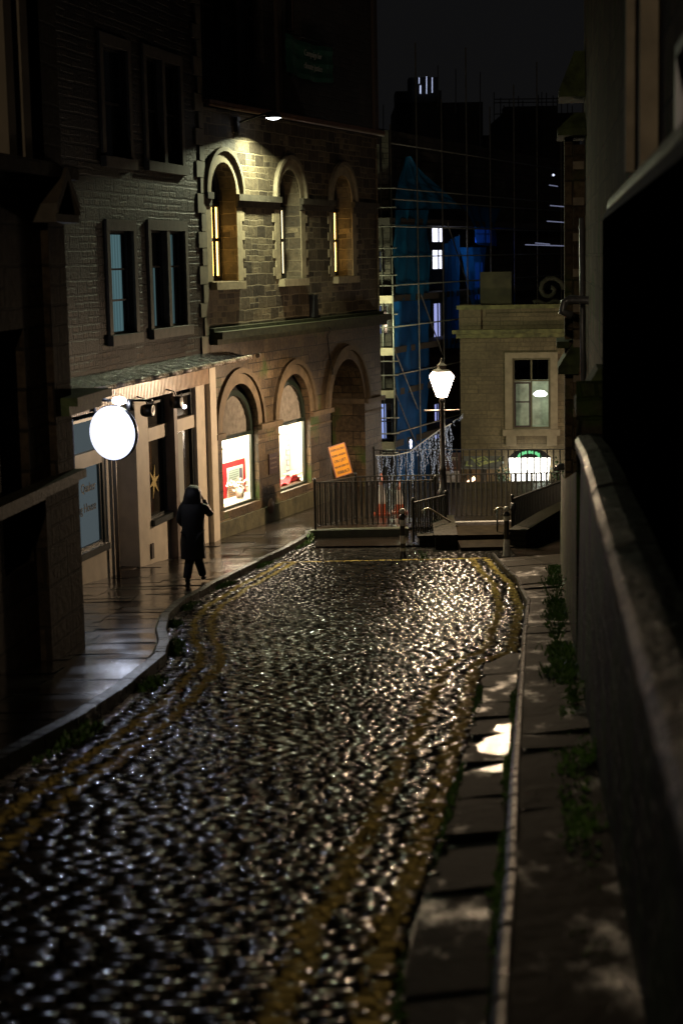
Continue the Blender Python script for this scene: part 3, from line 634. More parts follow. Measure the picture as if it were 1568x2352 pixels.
# plaque and vent plates on the piers
pl_ = empty('wall_plaque', 'dark rectangular plaque on the pier between the two glowing windows', 'plaque')
(a0, z1_), (a1, z0_) = FA.S(607, 1032, .06), FA.S(633, 1055, .06); z1_ = -4.5; z0_ = -4.98
fbox(FA, 3.0, 3.5, z0_, z1_, .051, .08).build('plate', plain('bronze_dark', (.035, .02, .018), .4), pl_)
for i, t_ in enumerate(('MEETING HOUSE', 'ALL WELCOME', 'SUNDAY 11 AM')): text('lettering', t_, .055, textM(FA, 3.25, z1_-.12-i*.11, .082), plain('plaque_letters', (.2, .16, .13), .5), pl_.children[0])
mb = MB(); mb.lathe([(0, .03), (.16, .03), (.19, 0)], (0, 0, 0), 18, (FA.M(2.95, -5.72, .115) @ Matrix.Rotation(PI/2, 4, 'X'))); tag(mb.build('wall_vent', plain('rust_plate', (.06, .03, .02), .6, 0, 10, .4)), 'round rusty vent cover low on the pier between the glowing windows', 'vent')

# ---- dark tenement rising behind the arcade
ten = empty('dark_tenement', 'unlit upper storeys rising behind the gutter of the arcaded building', 'building')
sE, _ = FA.S(857, 20, -1.7)
ops = [dict(s0=1.2+2.6*i, s1=2.3+2.6*i, z0=5.0+3.6*j, z1=7.2+3.6*j, d=.3) for i in range(4) for j in range(4) if 2.3+2.6*i < sE-.3]
facade(FA, -.5, sE, 3.33, 20, ops, out=-1.7).build('wall', DARKST, ten)
for o_ in ops:
    f = bars(FA, o_['s0'], o_['s1'], o_['z0'], o_['z1'], -1.9, .07, [(o_['s0']+o_['s1'])/2], [(o_['z0']+o_['z1'])/2]).build('window_frame', plain('dull_red_brown_frame', (.06, .035, .03), .6), ten)
    q = MB(); q.face([FA.w(o_['s0'], o_['z0'], -1.96), FA.w(o_['s1'], o_['z0'], -1.96), FA.w(o_['s1'], o_['z1'], -1.96), FA.w(o_['s0'], o_['z1'], -1.96)]); q.build('pane', GLASSD, f)
mb = MB()
for s_ in (.0, 3.0, 5.6, 8.2, sE-.25): fbox(FA, s_, s_+.28, 3.4, 19, -1.699, -1.6, mb)
mb.build('pilaster_strips', plain('dark_brown_strip', (.06, .04, .03), .7), ten)
# green banner
ban = empty('green_banner', 'faded green cloth banner with pale lettering hung on the dark upper storeys', 'banner')
(b0, bz1), (b1, bz0) = FA.S(655, 75, -1.5), FA.S(768, 190, -1.5)
mb = MB(); n = 20
def bw(i, j): return FA.w(b0+(b1-b0)*i/n, bz0+.0+(bz1-bz0)*j/8-.10*math.sin(PI*i/n), -1.5+.05*math.sin(i*.9)+.02*math.sin(j*2))
for i in range(n):
    for j in range(8): mb.face([bw(i, j), bw(i+1, j), bw(i+1, j+1), bw(i, j+1)], True)
mb.build('cloth', plain('green_cloth', (.02, .12, .07), .8, 0, 3, .2), ban)
STW.node_tree.nodes['Principled BSDF'].inputs['Specular IOR Level'].default_value = .12
PLT = plain('pale_lettering', (.45, .45, .42), .8)
hB = bz1-bz0
for s_, zz in (('Campaign for', .70), ('climate justice', .36)): text('lettering', s_, hB*.24, textM(FA, (b0+b1)/2, bz0+hB*zz-.1, -1.43), PLT, ban.children[0], fit=(b1-b0)*.92)
mb = MB(); mb.tube([FA.w(b0-.1, bz1+.02, -1.5), FA.w(b1+.1, bz1+.02, -1.5)], .02, 6); mb.build('cord', BLK, ban)

# ---- house with the shop front
hs = empty('rubble_stone_house', 'rough stone house with teal-lit sash windows above a cream shop front', 'building')
def rS(F, x0, y0, x1, y1, out=0):
    xm = (x0+x1)/2; a, _ = F.S(x0, (y0+y1)/2, out); b, _ = F.S(x1, (y0+y1)/2, out); _, t = F.S(xm, y0, out); _, m_ = F.S(xm, y1, out); return a, b, m_, t
wA = rS(FS, 252, 530, 306, 768); wB = rS(FS, 346, 530, 424, 752); wC = rS(FS, 335, 140, 412, 375); wD = rS(FS, 236, 110, 292, 362)
ops = [dict(s0=a, s1=b, z0=c, z1=d, d=.16) for a, b, c, d in (wA, wB, wC, wD)]
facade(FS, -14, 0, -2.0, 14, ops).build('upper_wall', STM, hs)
mb = MB(); mb.face([FS.w(0, -6.2, 0), FS.w(0, -6.2, -6), FS.w(0, 14, -6), FS.w(0, 14, 0)]); mb.build('end_wall', STM, hs)
WINST = plain('window_surround_stone', (.07, .056, .042), .7, 0, 5, .3, .4)
TEAL = emit_folds('teal_lit_curtain', (.22, .42, .46), .32, 14, .6)
for k, (a, b, c, d) in enumerate((wA, wB, wC, wD)):
    m_ = MB(); t = .17
    fbox(FS, a-t, a, c-.0, d, .001, .05, m_); fbox(FS, b, b+t, c-.0, d, .001, .05, m_); fbox(FS, a-t, b+t, d, d+.2, .001, .052, m_)
    if k in (1, 2): fbox(FS, (a+b)/2-.09, (a+b)/2+.09, c, d, -.15, .045, m_)
    m_.build('window_surround', WINST, hs)
    fbox(FS, a-t-.03, b+t+.03, c-.19, c-.001, -.15, .11).build('window_sill', WINST, hs)
    cols = [(a, b)] if k in (0, 3) else [(a, (a+b)/2-.09), ((a+b)/2+.09, b)]
    for (p, q) in cols:
        f = bars(FS, p, q, c, d, -.08, .045, [], [c+(d-c)*(.63 if k < 2 else .5)]+([c+(d-c)*.33] if k == 0 else [])).build('sash_frame', WOODD, hs)
        g = MB(); g.face([FS.w(p, c, -.135), FS.w(q, c, -.135), FS.w(q, d, -.135), FS.w(p, d, -.135)]); g.build('pane', GLASSD, f)
        if k < 2:
            e = .8 if k == 0 else .62
            lo = p+.0 if k == 0 else p+(q-p)*.05
            u = MB(); zt_ = d-.07 if (k == 0 or p > (a+b)/2) else c+(d-c)*.62
            u.face([FS.w(lo, c+.05, -.129), FS.w(lo+(q-p)*e, c+.05, -.129), FS.w(lo+(q-p)*e, zt_, -.129), FS.w(lo, zt_, -.129)]); u.build('lit_curtain', TEAL if k == 0 else emit_folds('teal_lit_curtain_dim', (.25, .45, .48), .2, 14, .4), f)
QUO = plain('quoin_stone', (.10, .083, .055), .7, 0, 4, .3, .35)
mb = MB(); z = -1.95; k = 0
while z < 6:
    h = random.uniform(.30, .42); w_ = .32 if k % 2 else .56
    fbox(FS, -w_, .02, z+.008, z+h-.008, .001, .045, mb); z += h; k += 1
mb.build('quoins', QUO, hs)
# ---- shop front
sh = empty('shop_front', 'cream painted shop front with a dark recessed doorway under a slate canopy', 'shop front')
z0s = -6.3
L0 = -9.5
def zfoot(s_): return P(FS.w(s_, 0).y)-.1
(fa, ft), (fb, fbz) = FS.S(175, 902, .12), FS.S(456, 845, .12)
TOPZ, BOTZ = -2.17, -2.58
xs = dict(w1a=rS(FS, 166, 1060, 236, 1270)[0], w1b=rS(FS, 166, 1060, 240, 1270)[1])
def sx(px, py, out=0): return FS.S(px, py, out)[0]
a_w1, b_w1 = sx(165, 1150), sx(238, 1150); a_d, b_d = sx(262, 1150), sx(314, 1150)
a_w2, b_w2 = sx(343, 1100), sx(388, 1100); a_w3, b_w3 = sx(394, 1080), sx(452, 1080)
sill1, sill2 = -5.02, -5.0
FRM = plain('dark_green_frame', (.018, .024, .02), .35)
# stall riser and piers (top BOTZ)
def pier(a, b, zb, zt, o1=.0, name='pier', mat=PEACH):
    return fbox(FS, a, b, zb, zt, -.45, o1).build(name, mat, sh)
pier(L0, a_w1-.02, z0s, BOTZ)
pier(a_w1-.019, b_w1+.06, z0s, sill1-.12, name='stall_riser')
pier(b_w1+.2, a_d-.001, z0s, BOTZ)
pier(b_d, a_w2-.05, z0s, BOTZ, .03)
pier(a_w2-.049, b_w3, z0s, sill2-.12, .0, 'stall_riser')
fbox(FS, sx(389, 1100)-.04, sx(389, 1100)+.16, z0s, BOTZ, -.2, .16).build('pilaster', plain('brown_paint', (.16, .12, .095), .5, 0, 4, .2), sh)
pier(b_w3+.0, .0, z0s, BOTZ, .03)
fbox(FS, -.42, .02, z0s, TOPZ+.1, .031, .14).build('pilaster', PEACH, sh)
fbox(FS, b_w1+.061, b_w1+.199, z0s, BOTZ, -.45, -.02).build('window_reveal', FRM, sh)
# fascia with upright ribs
mb = fbox(FS, L0, -.421, BOTZ, TOPZ, .02, .12)
s_ = L0+.05
while s_ < -.5: mb.tube([FS.w(s_, BOTZ-.0, .125), FS.w(s_, TOPZ, .125)], .022, 5, False); s_ += .085
mb.build('ribbed_fascia', plain('cream_gloss_ribs', (.72, .56, .42), .28, 0, 5, .2, .2), sh)
# canopy with gutter
cn = MB()
for i in range(46):
    a, b = L0+(.98-L0)*i/46, L0+(.98-L0)*(i+1)/46
    cn.face([FS.w(a, -2.09+.01*(i % 2), .62), FS.w(b-.01, -2.09+.01*(i % 2), .62), FS.w(b-.01, -1.93, .0), FS.w(a, -1.93, .0)])
cn.face([FS.w(L0, -2.14, .62), FS.w(.98, -2.14, .62), FS.w(.98, -2.14, .0), FS.w(L0, -2.14, .0)])
cn.face([FS.w(.98, -2.14, .62), FS.w(.98, -2.09, .62), FS.w(.98, -1.93, 0), FS.w(.98, -2.14, 0)])
cn.build('canopy_slates', plain('wet_slate', (.003, .0035, .006), .16, 0, 30, .5, .5, .2, spec=.18), sh)
mb = MB(); s_ = L0
while s_ < .95: mb.tube([FS.w(s_, -2.1, .66), FS.w(min(s_+.9, 1.02), -2.1, .66)], .05, 8); mb.tube([FS.w(s_+.88, -2.1, .66), FS.w(s_+.92, -2.1, .66)], .058, 8); s_ += .93
mb.build('canopy_gutter', plain('wet_painted_gutter', (.3, .24, .19), .25, 0, 12, .3, .5, .1), sh)
# windows of the shop
BLD = emit_folds('teal_lit_blinds', (.36, .46, .50), .20, 90, .65)
def shopwin(a, b, zb, zt, tr, mat, label, brd=None):
    f = bars(FS, a, b, zb, zt, -.04, .05, [], []).build('window_frame', FRM, sh)
    fbox(FS, a+.02, b-.02, tr-.13, tr+.13, -.09, .01).build('transom', PEACH, sh)
    g = MB(); g.face([FS.w(a, zb, -.1), FS.w(b, zb, -.1), FS.w(b, zt, -.1), FS.w(a, zt, -.1)]); g.build('pane', mat, f)
    fbox(FS, a-.03, b+.02, zb-.12, zb, -.25, .10).build('window_sill', FRM, sh)
    return f
w1 = shopwin(a_w1, b_w1, sill1, BOTZ-.12, -3.42, BLD, '')
BL2 = plain('dark_shop_interior', (.03, .026, .02), .15, 0, 3, .5)
w2 = shopwin(a_w2, b_w2, sill2, BOTZ-.12, -3.32, BL2, '')
w3 = shopwin(a_w3, b_w3-.08, sill2, BOTZ-.12, -3.32, BL2, '')
fbox(FS, a_w3+.07, a_w3+(b_w3-a_w3)*.62, sill2+.05, -3.5, -.095, -.08).build('white_board', plain('grey_white_board', (.30, .31, .28), .6), w3)
fbox(FS, b_w3-.1, b_w3, sill2, BOTZ, -.3, -.05).build('window_reveal', FRM, sh)
INK = plain('black_lettering', (.01, .01, .012), .5)
for i, t_ in enumerate(('Quaker', 'Meeting House')): text('lettering', t_, .23, textM(FS, b_w1-.14, -3.95-.36*i, -.09), INK, w1, 'RIGHT')
for i, t_ in enumerate(('Quaker', 'Meeting')): text('lettering', t_, .17, textM(FS, a_w3+.12, -3.75-.28*i, -.072), INK, w3, 'LEFT')
# yellow star ornament, leaves in the window
mb = MB()
for k in range(6):
    a = k*PI/3+.3; p0 = (math.cos(a)*.34, math.sin(a)*.34); p1 = (math.cos(a+.5)*.09, math.sin(a+.5)*.09); p2 = (math.cos(a-.5)*.09, math.sin(a-.5)*.09)
    mb.prism([(0, 0), p1, p0, p2], .015, FS.M((a_w2+b_w2)/2-.1, -4.3, -.07))
tag(mb.build('paper_star', plain('yellow_paper', (.5, .36, .06), .6)), 'yellow paper star hanging inside the narrow shop window', 'ornament')
# hanging dark spot lamps under the fascia
for (px, py, lab) in ((340, 943, 'dark round spotlight hanging under the fascia, left of the pilaster'), (406, 924, 'dark round spotlight hanging under the fascia, above the window with the grey board')):
    t = empty('fascia_spotlight', lab, 'spotlight', 'unlit spotlights under the fascia'); a, z = FS.S(px, py, .35)
    mb = MB(); Mx = FS.M(a, z, .35) @ Matrix.Rotation(PI/2, 4, 'X'); mb.lathe([(0, -.12), (.1, -.12), (.125, -.05), (.125, .1), (.09, .11), (0, .06)], (0, 0, 0), 14, Mx); mb.build('lamp_housing', BLK, t)
    mb = MB(); mb.tube([FS.w(a, z+.1, .35), FS.w(a, z+.22, .3), FS.w(a, BOTZ+.1, .12)], .014, 6); mb.build('bracket', BLK, t)
a, z = FS.S(424, 934, .2)
t = empty('lit_bulkhead_lamp', 'small lit round lamp beside the second fascia spotlight', 'lamp')
mb = MB(); mb.lathe([(0, -.045), (.032, -.032), (.045, 0), (.032, .032), (0, .045)], FS.w(a, z, .2), 12); mb.build('bulb', emit('pink_white_bulb', (1, .8, .95), 12), t)
mb = MB(); mb.tube([FS.w(a, z+.04, .2), FS.w(a, BOTZ, .12)], .01, 5); mb.build('stem', BLK, t)
# doorway
mb = MB(); z0_ = zfoot(a_d)-.1
mb.face([FS.w(a_d, z0_, -.9), FS.w(b_d, z0_, -.9), FS.w(b_d, BOTZ, -.9), FS.w(a_d, BOTZ, -.9)]); mb.face([FS.w(a_d, z0_, -.9), FS.w(a_d, z0_, -.44), FS.w(a_d, BOTZ, -.44), FS.w(a_d, BOTZ, -.9)]); mb.face([FS.w(b_d, z0_, -.9), FS.w(b_d, z0_, -.44), FS.w(b_d, BOTZ, -.44), FS.w(b_d, BOTZ, -.9)])
dr = mb.build('recessed_door', plain('black_door', (.012, .010, .009), .4), sh)
mb = MB(); mb.tube([FS.w(b_d-.2, -4.8, -.86), FS.w(b_d-.2, -4.4, -.86)], .02, 6); mb.build('door_handle', plain('brass', (.3, .2, .06), .3, 1), dr)
fbox(FS, a_d-.02, b_d+.02, zfoot(b_d)-.05, zfoot(b_d)+.12, -.9, -.02).build('door_step', plain('worn_step', (.1, .075, .055), .4), sh)
fbox(FS, (b_d+a_w2)/2-.02+.25, (b_d+a_w2)/2+.12+.25, -5.75, -5.45, .031, .06).build('letter_vent', plain('dark_vent', (.05, .035, .028), .6), sh)
mb = MB(); mb.tube([FS.w(sx(262, 1200), zfoot(-6), .05), FS.w(sx(262, 1200), BOTZ, .05)], .04, 8); mb.build('downpipe', plain('cream_pipe', (.3, .24, .18), .4), sh)

# ---- round illuminated sign on its arm
sg = empty('round_hanging_sign', 'white disc sign, lamplight added as its own glow, hung from a black arm over the doorway', 'sign')
c_ = None
for oo in (1.05,):
    a, z = FS.S(262, 994, oo); c_ = FS.w(a, z, oo)
sc_sign = .455
_r = Matrix.Rotation(R(-14), 3, 'Z'); _n, _d = _r @ FS.n, _r @ FS.d; Ms = Matrix(((_n.x, 0, _d.x), (_n.y, 0, _d.y), (0, 1, 0))).to_4x4(); Ms.translation = c_
prof = [(sc_sign, -.05), (sc_sign+.012, -.03), (sc_sign+.012, .03), (sc_sign, .05)]
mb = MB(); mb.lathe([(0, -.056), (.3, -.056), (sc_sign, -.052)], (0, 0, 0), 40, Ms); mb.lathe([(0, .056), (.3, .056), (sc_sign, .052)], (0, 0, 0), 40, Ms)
dm, N_, L_n, b_ = newmat('white_sign_disc'); b_.inputs['Base Color'].default_value = (.8, .8, .82, 1); b_.inputs['Emission Color'].default_value = (.72, .77, 1.0, 1); b_.inputs['Emission Strength'].default_value = 1.5  # lamplight falling on the disc is put into its emission
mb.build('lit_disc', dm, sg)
mb = MB(); mb.lathe(prof, (0, 0, 0), 40, Ms); mb.build('rim', BLK, sg)
zt = z+sc_sign+.09
mb = MB(); mb.tube([FS.w(a, zt, .1), FS.w(a, zt, 1.75)], .022, 8); mb.tube([FS.w(a, zt+.25, .1), FS.w(a, zt, 1.0)], .014, 6)
for oo in (.8, 1.3): mb.tube([FS.w(a, zt, oo), FS.w(a, zt-.12, oo)], .012, 6)
mb.build('arm', BLK, sg)
for (oo, da) in ((.78, -.22), (1.36, .0)):
    mb = MB(); q = FS.w(a+da, zt-.05, oo); mb.tube([FS.w(a, zt, oo), q+Vector((0, 0, .05))], .014, 6)
    mb.tube([q+Vector((0, 0, .06)), q-Vector((0, 0, .12))], [.035, .06], 10); mb.build('spot_head', BLK, sg)
q = FS.w(a-.1, zt+.0, 1.2)
MB().lathe([(0, -.07), (.09, -.04), (.12, .0), (.09, .05), (0, .07)], q, 14).build('glowing_lamp', emit('white_spot_glow', (.78, .84, 1), 90), sg)

sl = bpy.data.lights.new('added_road_spot', 'SPOT'); sl.energy = 85; sl.color = (.72, .80, 1); sl.spot_size = R(50); sl.spot_blend = .6; sl.shadow_soft_size = .06  # added spot aimed at the road, for bluish reflections on the setts
slo = bpy.data.objects.new('added_road_spot', sl); COL.objects.link(slo); slo.location = q+Vector((.05, -.17, -.03)); slo.rotation_euler = (G(330, 2000)-q).to_track_quat('-Z', 'Y').to_euler()
# ---- near left building
nl = empty('near_left_building', 'dark ashlar building filling the left edge with a string course and a tall pilaster', 'building')
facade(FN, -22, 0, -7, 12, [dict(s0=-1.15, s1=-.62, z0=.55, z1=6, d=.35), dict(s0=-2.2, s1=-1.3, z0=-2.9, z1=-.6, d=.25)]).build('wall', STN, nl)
mb = MB(); mb.face([FN.w(0, -7, 0), FN.w(0, -7, -8), FN.w(0, 12, -8), FN.w(0, 12, 0)]); mb.build('end_wall', STN, nl)
def nS(px, py, o=0): return FN.S(px, py, o)
fbox(FN, nS(112, 1300, .12)[0], 0, -7, nS(140, 1125, .1)[1], .001, .12).build('lower_pilaster', STN, nl)
fbox(FN, nS(118, 700, .08)[0], 0, nS(140, 1100, .1)[1], 12, .001, .08).build('upper_pilaster', STN, nl)
zz = nS(140, 1118, .15)[1]
mb = fbox(FN, -22, .04, zz, zz+.09, .001, .2); fbox(FN, -22, .02, zz-.07, zz-.001, .001, .12, mb); mb.build('string_course', plain('mossy_band', (.06, .055, .028), .6, 0, 5, .4, .4), nl)
zz = nS(70, 400, .2)[1]
mb = fbox(FN, -22, .0, zz, zz+.14, .001, .26); fbox(FN, -22, .0, zz-.12, zz-.001, .001, .14, mb); mb.build('cornice', STN, nl)
for px in (20, 56):
    s_ = nS(px, 250, .1)[0]; fbox(FN, s_-.12, s_+.12, zz+.141, 9, -.1, .13).build('window_mullion', plain('pale_mullion', (.2, .16, .11), .7, 0, 3, .2), nl)
pc_ = [(nS(78, 470, .25)), (nS(182, 470, .25)), (nS(135, 418, .25))]
sm_ = -.55; zz2 = nS(135, 440, .25)[1]
mb = MB()
mb.prism([(sm_-.42, zz2-.22), (sm_, zz2+.12), (sm_+.42, zz2-.22), (sm_+.42, zz2-.12), (sm_, zz2+.24), (sm_-.42, zz2-.12)], -.3, FN.M()); mb.prism([(sm_-.42, zz2-.3), (sm_+.42, zz2-.3), (sm_+.42, zz2-.221), (sm_-.42, zz2-.221)], -.28, FN.M())
mb.build('pediment', plain('pediment_stone', (.08, .062, .042), .7, 0, 5, .3, .3), nl)
# mossy ledge sticking out past its corner
a0 = FN.w(.05, 0, 0)
pz = at(190, 905, a0.y+1.0).z
mb = MB(); mb.box((-.5, -.1, pz-.02), (.9, .5, pz+.07), FN.M(.1, 0, .16)); mb.box((-.5, -.05, pz-.12), (.8, .5, pz-.021), FN.M(.1, 0, .12)); mb.build('mossy_ledge', plain('ledge_moss', (.07, .10, .03), .6, 0, 6, .5, .5), nl)
mb = MB(); pq = at(152, 1050, FS.w(-8.6, 0).y-1)
fab = MB(); aa, ab = sx(146, 1040, .15), sx(168, 1040, .15); zt_ = FS.S(155, 966, .15)[1]; zb_ = FS.S(155, 1150, .15)[1]
for i in range(10):
    p0, p1 = aa+(ab-aa)*i/10, aa+(ab-aa)*(i+1)/10
    fab.face([FS.w(p0, zb_, .15+.03*math.sin(i*1.4)), FS.w(p1, zb_, .15+.03*math.sin(i*1.4+1.4)), FS.w(p1, zt_, .15+.03*math.sin(i*1.4+1.4)), FS.w(p0, zt_, .15+.03*math.sin(i*1.4))], True)
tag(fab.build('pilaster_side_panel', plain('white_panel', (.6, .6, .66), .8)), 'narrow white panel, standing in for a lit pilaster side, at the left end of the shop front', 'banner')  # wavy white sheet standing in for the lit side of a pilaster

# ---- wall floodlight on the arcade
fl = empty('wall_floodlight', 'glowing dome floodlight on a bracket just below the roof gutter of the arcaded building', 'floodlight')
LO = .66; a, z = FA.S(628, 271, LO); lp = FA.w(a, z, LO)
FAX = (-Vector((0, 0, 1))+FA.n*.36-FA.d*.04).normalized(); FT = FAX.to_track_quat('-Z', 'Y').to_matrix().to_4x4(); mb = MB(); mb.lathe([(0, .15), (.08, .14), (.16, .08), (.2, .0), (.19, 0), (.15, .06), (0, .09)], lp, 20); mb.build('dome_shade', BLK, fl)
MB().lathe([(0, -.045), (.1, -.03), (.17, .005), (.19, .02)], lp, 20).build('lens', glowglass('flood_lens', (.93, .96, 1.0), 5), fl)
mb = MB(); mb.tube([lp+Vector((0, 0, .14)), FA.w(a-.35, z+.05, .5), FA.w(a-.62, z-.12, .06)], .025, 7); mb.prism([(-.05, -.3), (.0, -.42), (.05, -.3), (.09, 0), (-.09, 0)], -.1, FA.M(a-.66, z+.0, 0)); mb.build('bracket_arm', BLK, fl)
def spot(name, loc, target, P_, col, size, blend=.1, rad=.08):
    l = bpy.data.lights.new(name, 'SPOT'); l.energy = P_; l.color = col; l.spot_size = size; l.spot_blend = blend; l.shadow_soft_size = rad
    o = bpy.data.objects.new(name, l); COL.objects.link(o); o.location = loc; o.rotation_euler = (Vector(target)-Vector(loc)).to_track_quat('-Z', 'Y').to_euler(); return o
def point(name, loc, P_, col, rad=.1):
    l = bpy.data.lights.new(name, 'POINT'); l.energy = P_; l.color = col; l.shadow_soft_size = rad
    o = bpy.data.objects.new(name, l); COL.objects.link(o); o.location = loc; return o
ff = lp+FAX*.0
al = bpy.data.lights.new('floodlight_beam', 'AREA'); al.shape = 'DISK'; al.size = .2; al.spread = R(156); al.energy = 600; al.color = (.96, 1.0, .64); alo = bpy.data.objects.new('floodlight_beam', al); COL.objects.link(alo)
alo.location = ff; alo.rotation_euler = FAX.to_track_quat('-Z', 'Y').to_euler()

# ================================================================== END OF THE STREET
# ---- lamp post
lm = empty('street_lantern', 'lit lantern on a dark iron post with a ladder bar, standing behind the railings', 'street lamp')
LP = at(1014, 886, 39.3); LP.x -= .0; gz = P(39.3)
px_, py_ = LP.x, 39.3; zb_ = LP.z-.27
mb = MB(); mb.lathe([(.16, 0), (.16, .1), (.13, .14), (.12, .75), (.14, .8), (.09, .88), (.07, 1.3), (.085, 1.34), (.06, 1.4), (.045, zb_-gz-.12), (.075, zb_-gz-.08), (.05, zb_-gz)], (px_, py_, gz), 14); mb.build('post', BLK, lm)
bz = at(1012, 943, 39.3).z
mb = MB(); mb.tube([(px_-.37, py_, bz), (px_+.37, py_, bz)], .022, 8)
mb.build('ladder_bar', plain('worn_iron', (.12, .11, .10), .35, .3, 20, .4), lm)
for sx_ in (-1, 1): mb = MB(); mb.lathe([(0, -.035), (.03, 0), (0, .035)], (px_+sx_*.39, py_, bz), 8); mb.build('bar_knob', BLK, lm)
ang = PI/4+.25
mb = MB(); mb.lathe([(.12, 0), (.315, .46)], (px_, py_, zb_+.02), 4, None, ang); mb.build('lit_glass', glowglass('lantern_glow', (1.0, .73, .48), 75), lm)
for k in range(4):
    a = ang+k*PI/2; mb = MB(); mb.tube([(px_+.14*math.cos(a), py_+.14*math.sin(a), zb_+.02), (px_+.325*math.cos(a), py_+.325*math.sin(a), zb_+.49)], .011, 5); mb.build('glazing_bar', BLK, lm)
mb = MB(); mb.lathe([(.32, .475), (.23, .57)], (px_, py_, zb_+.02), 4, None, ang); mb.build('lit_lid', emit('lantern_lid_glow', (1.0, .82, .66), 6), lm)
mb = MB(); mb.lathe([(.235, .571), (.235, .59), (.11, .64), (.11, .70), (.13, .71), (.05, .77), (.02, .82), (.03, .85), (0, .88)], (px_, py_, zb_+.02), 4, None, ang); mb.build('lantern_roof', plain('lantern_roof_metal', (.25, .2, .17), .4, 0, 9, .3), lm)

LSPOT = bpy.data.lights.new('lantern_light', 'SPOT'); LSPOT.energy = 1400; LSPOT.color = (1, .70, .43); LSPOT.spot_size = PI; LSPOT.spot_blend = .25; LSPOT.shadow_soft_size = .09
lso = bpy.data.objects.new('lantern_light', LSPOT); COL.objects.link(lso); lso.location = (px_, py_, zb_+.40); lso.rotation_euler = Vector((-.28, -.12, -1)).to_track_quat('-Z', 'Y').to_euler()
# ---- railings
RAILM = plain('wet_black_railing', (.007, .007, .006), .45, 0, 15, .4, .25)
def railing(name, pts, h, lab, pitch=.115, posts=True, low=.1, grp=None, lastpost=True):
    t = empty(name, lab, 'railing', grp); pts = [Vector(p) for p in pts]
    for k in range(len(pts)-1):
        a, b = pts[k], pts[k+1]; L_ = (b-a).length; U = Vector((0, 0, 1))
        d = (b-a).normalized(); n = Vector((-d.y, d.x, 0)).normalized()
        def bar(z, w, hh, nm):
            mb = MB(); c = [a+U*z-n*w, b+U*z-n*w, b+U*z+n*w, a+U*z+n*w]; tp = [q+U*hh for q in c]
            mb.face(c[::-1]); mb.face(tp)
            for i in range(4): mb.face([c[i], c[(i+1) % 4], tp[(i+1) % 4], tp[i]])
            mb.build(nm, RAILM, t)
        bar(h-.02, .025, .025, 'top_rail'); bar(low, .018, .012, 'bottom_rail')
        mb = MB(); nb = max(2, int(L_/pitch))
        for i in range(1, nb):
            q = a.lerp(b, i/nb); mb.tube([q+U*(low-.02), q+U*(h-.021)], .021, 6, False)
        tag(mb.build('bars', RAILM, t), kind=None)
    if posts:
        for k, q in enumerate(pts):
            if k == len(pts)-1 and not lastpost: continue
            mb = MB(); mb.lathe([(.028, -.05), (.028, h+.02), (.038, h+.03), (.04, h+.06), (.02, h+.1), (0, h+.11)], q, 8); mb.build('post', RAILM, t)
    return t
YA = 38.5; A0 = at(725, 1235, YA); A0.z = P(YA)+.12
A1 = at(949, 1240, 37.2); A1.z = P(37.2)+.02
B0 = at(817, 1150, 40.4); B0.z = P(40.4)
B1 = at(1300, 1150, 40.4); B1.z = P(40.4)
A1b = at(1000, 1240, YA); A1b.z = P(YA)+.12
railing('railing', [A0, A1b], 1.06, 'front black railing standing on the low mossy kerb, left of the lamp post', grp='black iron railings round the stair head')
railing('railing', [A0+Vector((0, .06, -.05)), B0], 1.08, 'short black railing running back from the yellow notice side of the stair head', grp='black iron railings round the stair head')
railing('railing', [B0, B1], 1.08, 'long black railing behind the lamp post', grp='black iron railings round the stair head')
s0_ = A1.copy(); s1_ = at(1023, 1200, 38.7); s1_.z = P(38.7)
s0_.z = P(37)+.0
railing('railing', [s0_, s1_], .80+.02, 'short black railing on the left stair wall beside the left bollard', grp='black iron railings round the stair head')
r0_ = at(1176, 1252, 36.8); r0_.z = P(36.8)+.05; r1_ = at(1292, 1218, 40.3); r1_.z = P(40)+.05
railing('railing', [r0_, r1_], .85, 'black railing running back from the right bollard', grp='black iron railings round the stair head')
C0 = at(860, 1118, 47.0); C0.z = P(47); C1 = at(1330, 1118, 46.2); C1.z = P(47)
railing('railing', [C0, C1], 1.0, 'far black railing along the terrace edge, in front of the lit tavern sign', grp=None, pitch=.17)
# low mossy kerb under the front railing, stair walls, steps
mb = MB(); mb.box((A0.x-.12, YA-.16, P(YA)-.16), (at(938, 1240, YA).x, YA+.14, P(YA)+.115)); tag(mb.build('railing_kerb', plain('mossy_kerb', (.025, .03, .014), .55, 0, 5, .5, .5)), 'low mossy stone kerb under the front railing', 'kerb')
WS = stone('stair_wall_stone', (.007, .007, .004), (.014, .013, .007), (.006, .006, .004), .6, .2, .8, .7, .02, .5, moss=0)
def wallbox(name, a, b, w, h, lab, dz=0):
    a, b = Vector(a), Vector(b); d = (b-a); L_ = d.xy.length; m = Matrix.Translation(a) @ Matrix.Rotation(math.atan2(d.y, d.x), 4, 'Z')
    mb = MB(); mb.box((0, -w/2, -.4), (L_, w/2, h), m); mb.box((-.03, -w/2-.03, h+.001), (L_+.03, w/2+.03, h+.06), m); return tag(mb.build(name, WS), lab, 'wall')
wl0 = at(1024, 1290, 36.2); wl0.z = P(36.2)-.1; wl1 = Vector((wl0.x+.10, 39.0, wl0.z))
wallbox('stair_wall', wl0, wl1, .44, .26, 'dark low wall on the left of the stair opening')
wq0 = at(962, 1290, 37.0); wallbox('stair_wall', (wq0.x, 36.9, P(36.9)-.1), (wl0.x-.15, 36.9, P(36.9)-.1), .3, .2, 'short low wall between the left bollard and the stair opening')
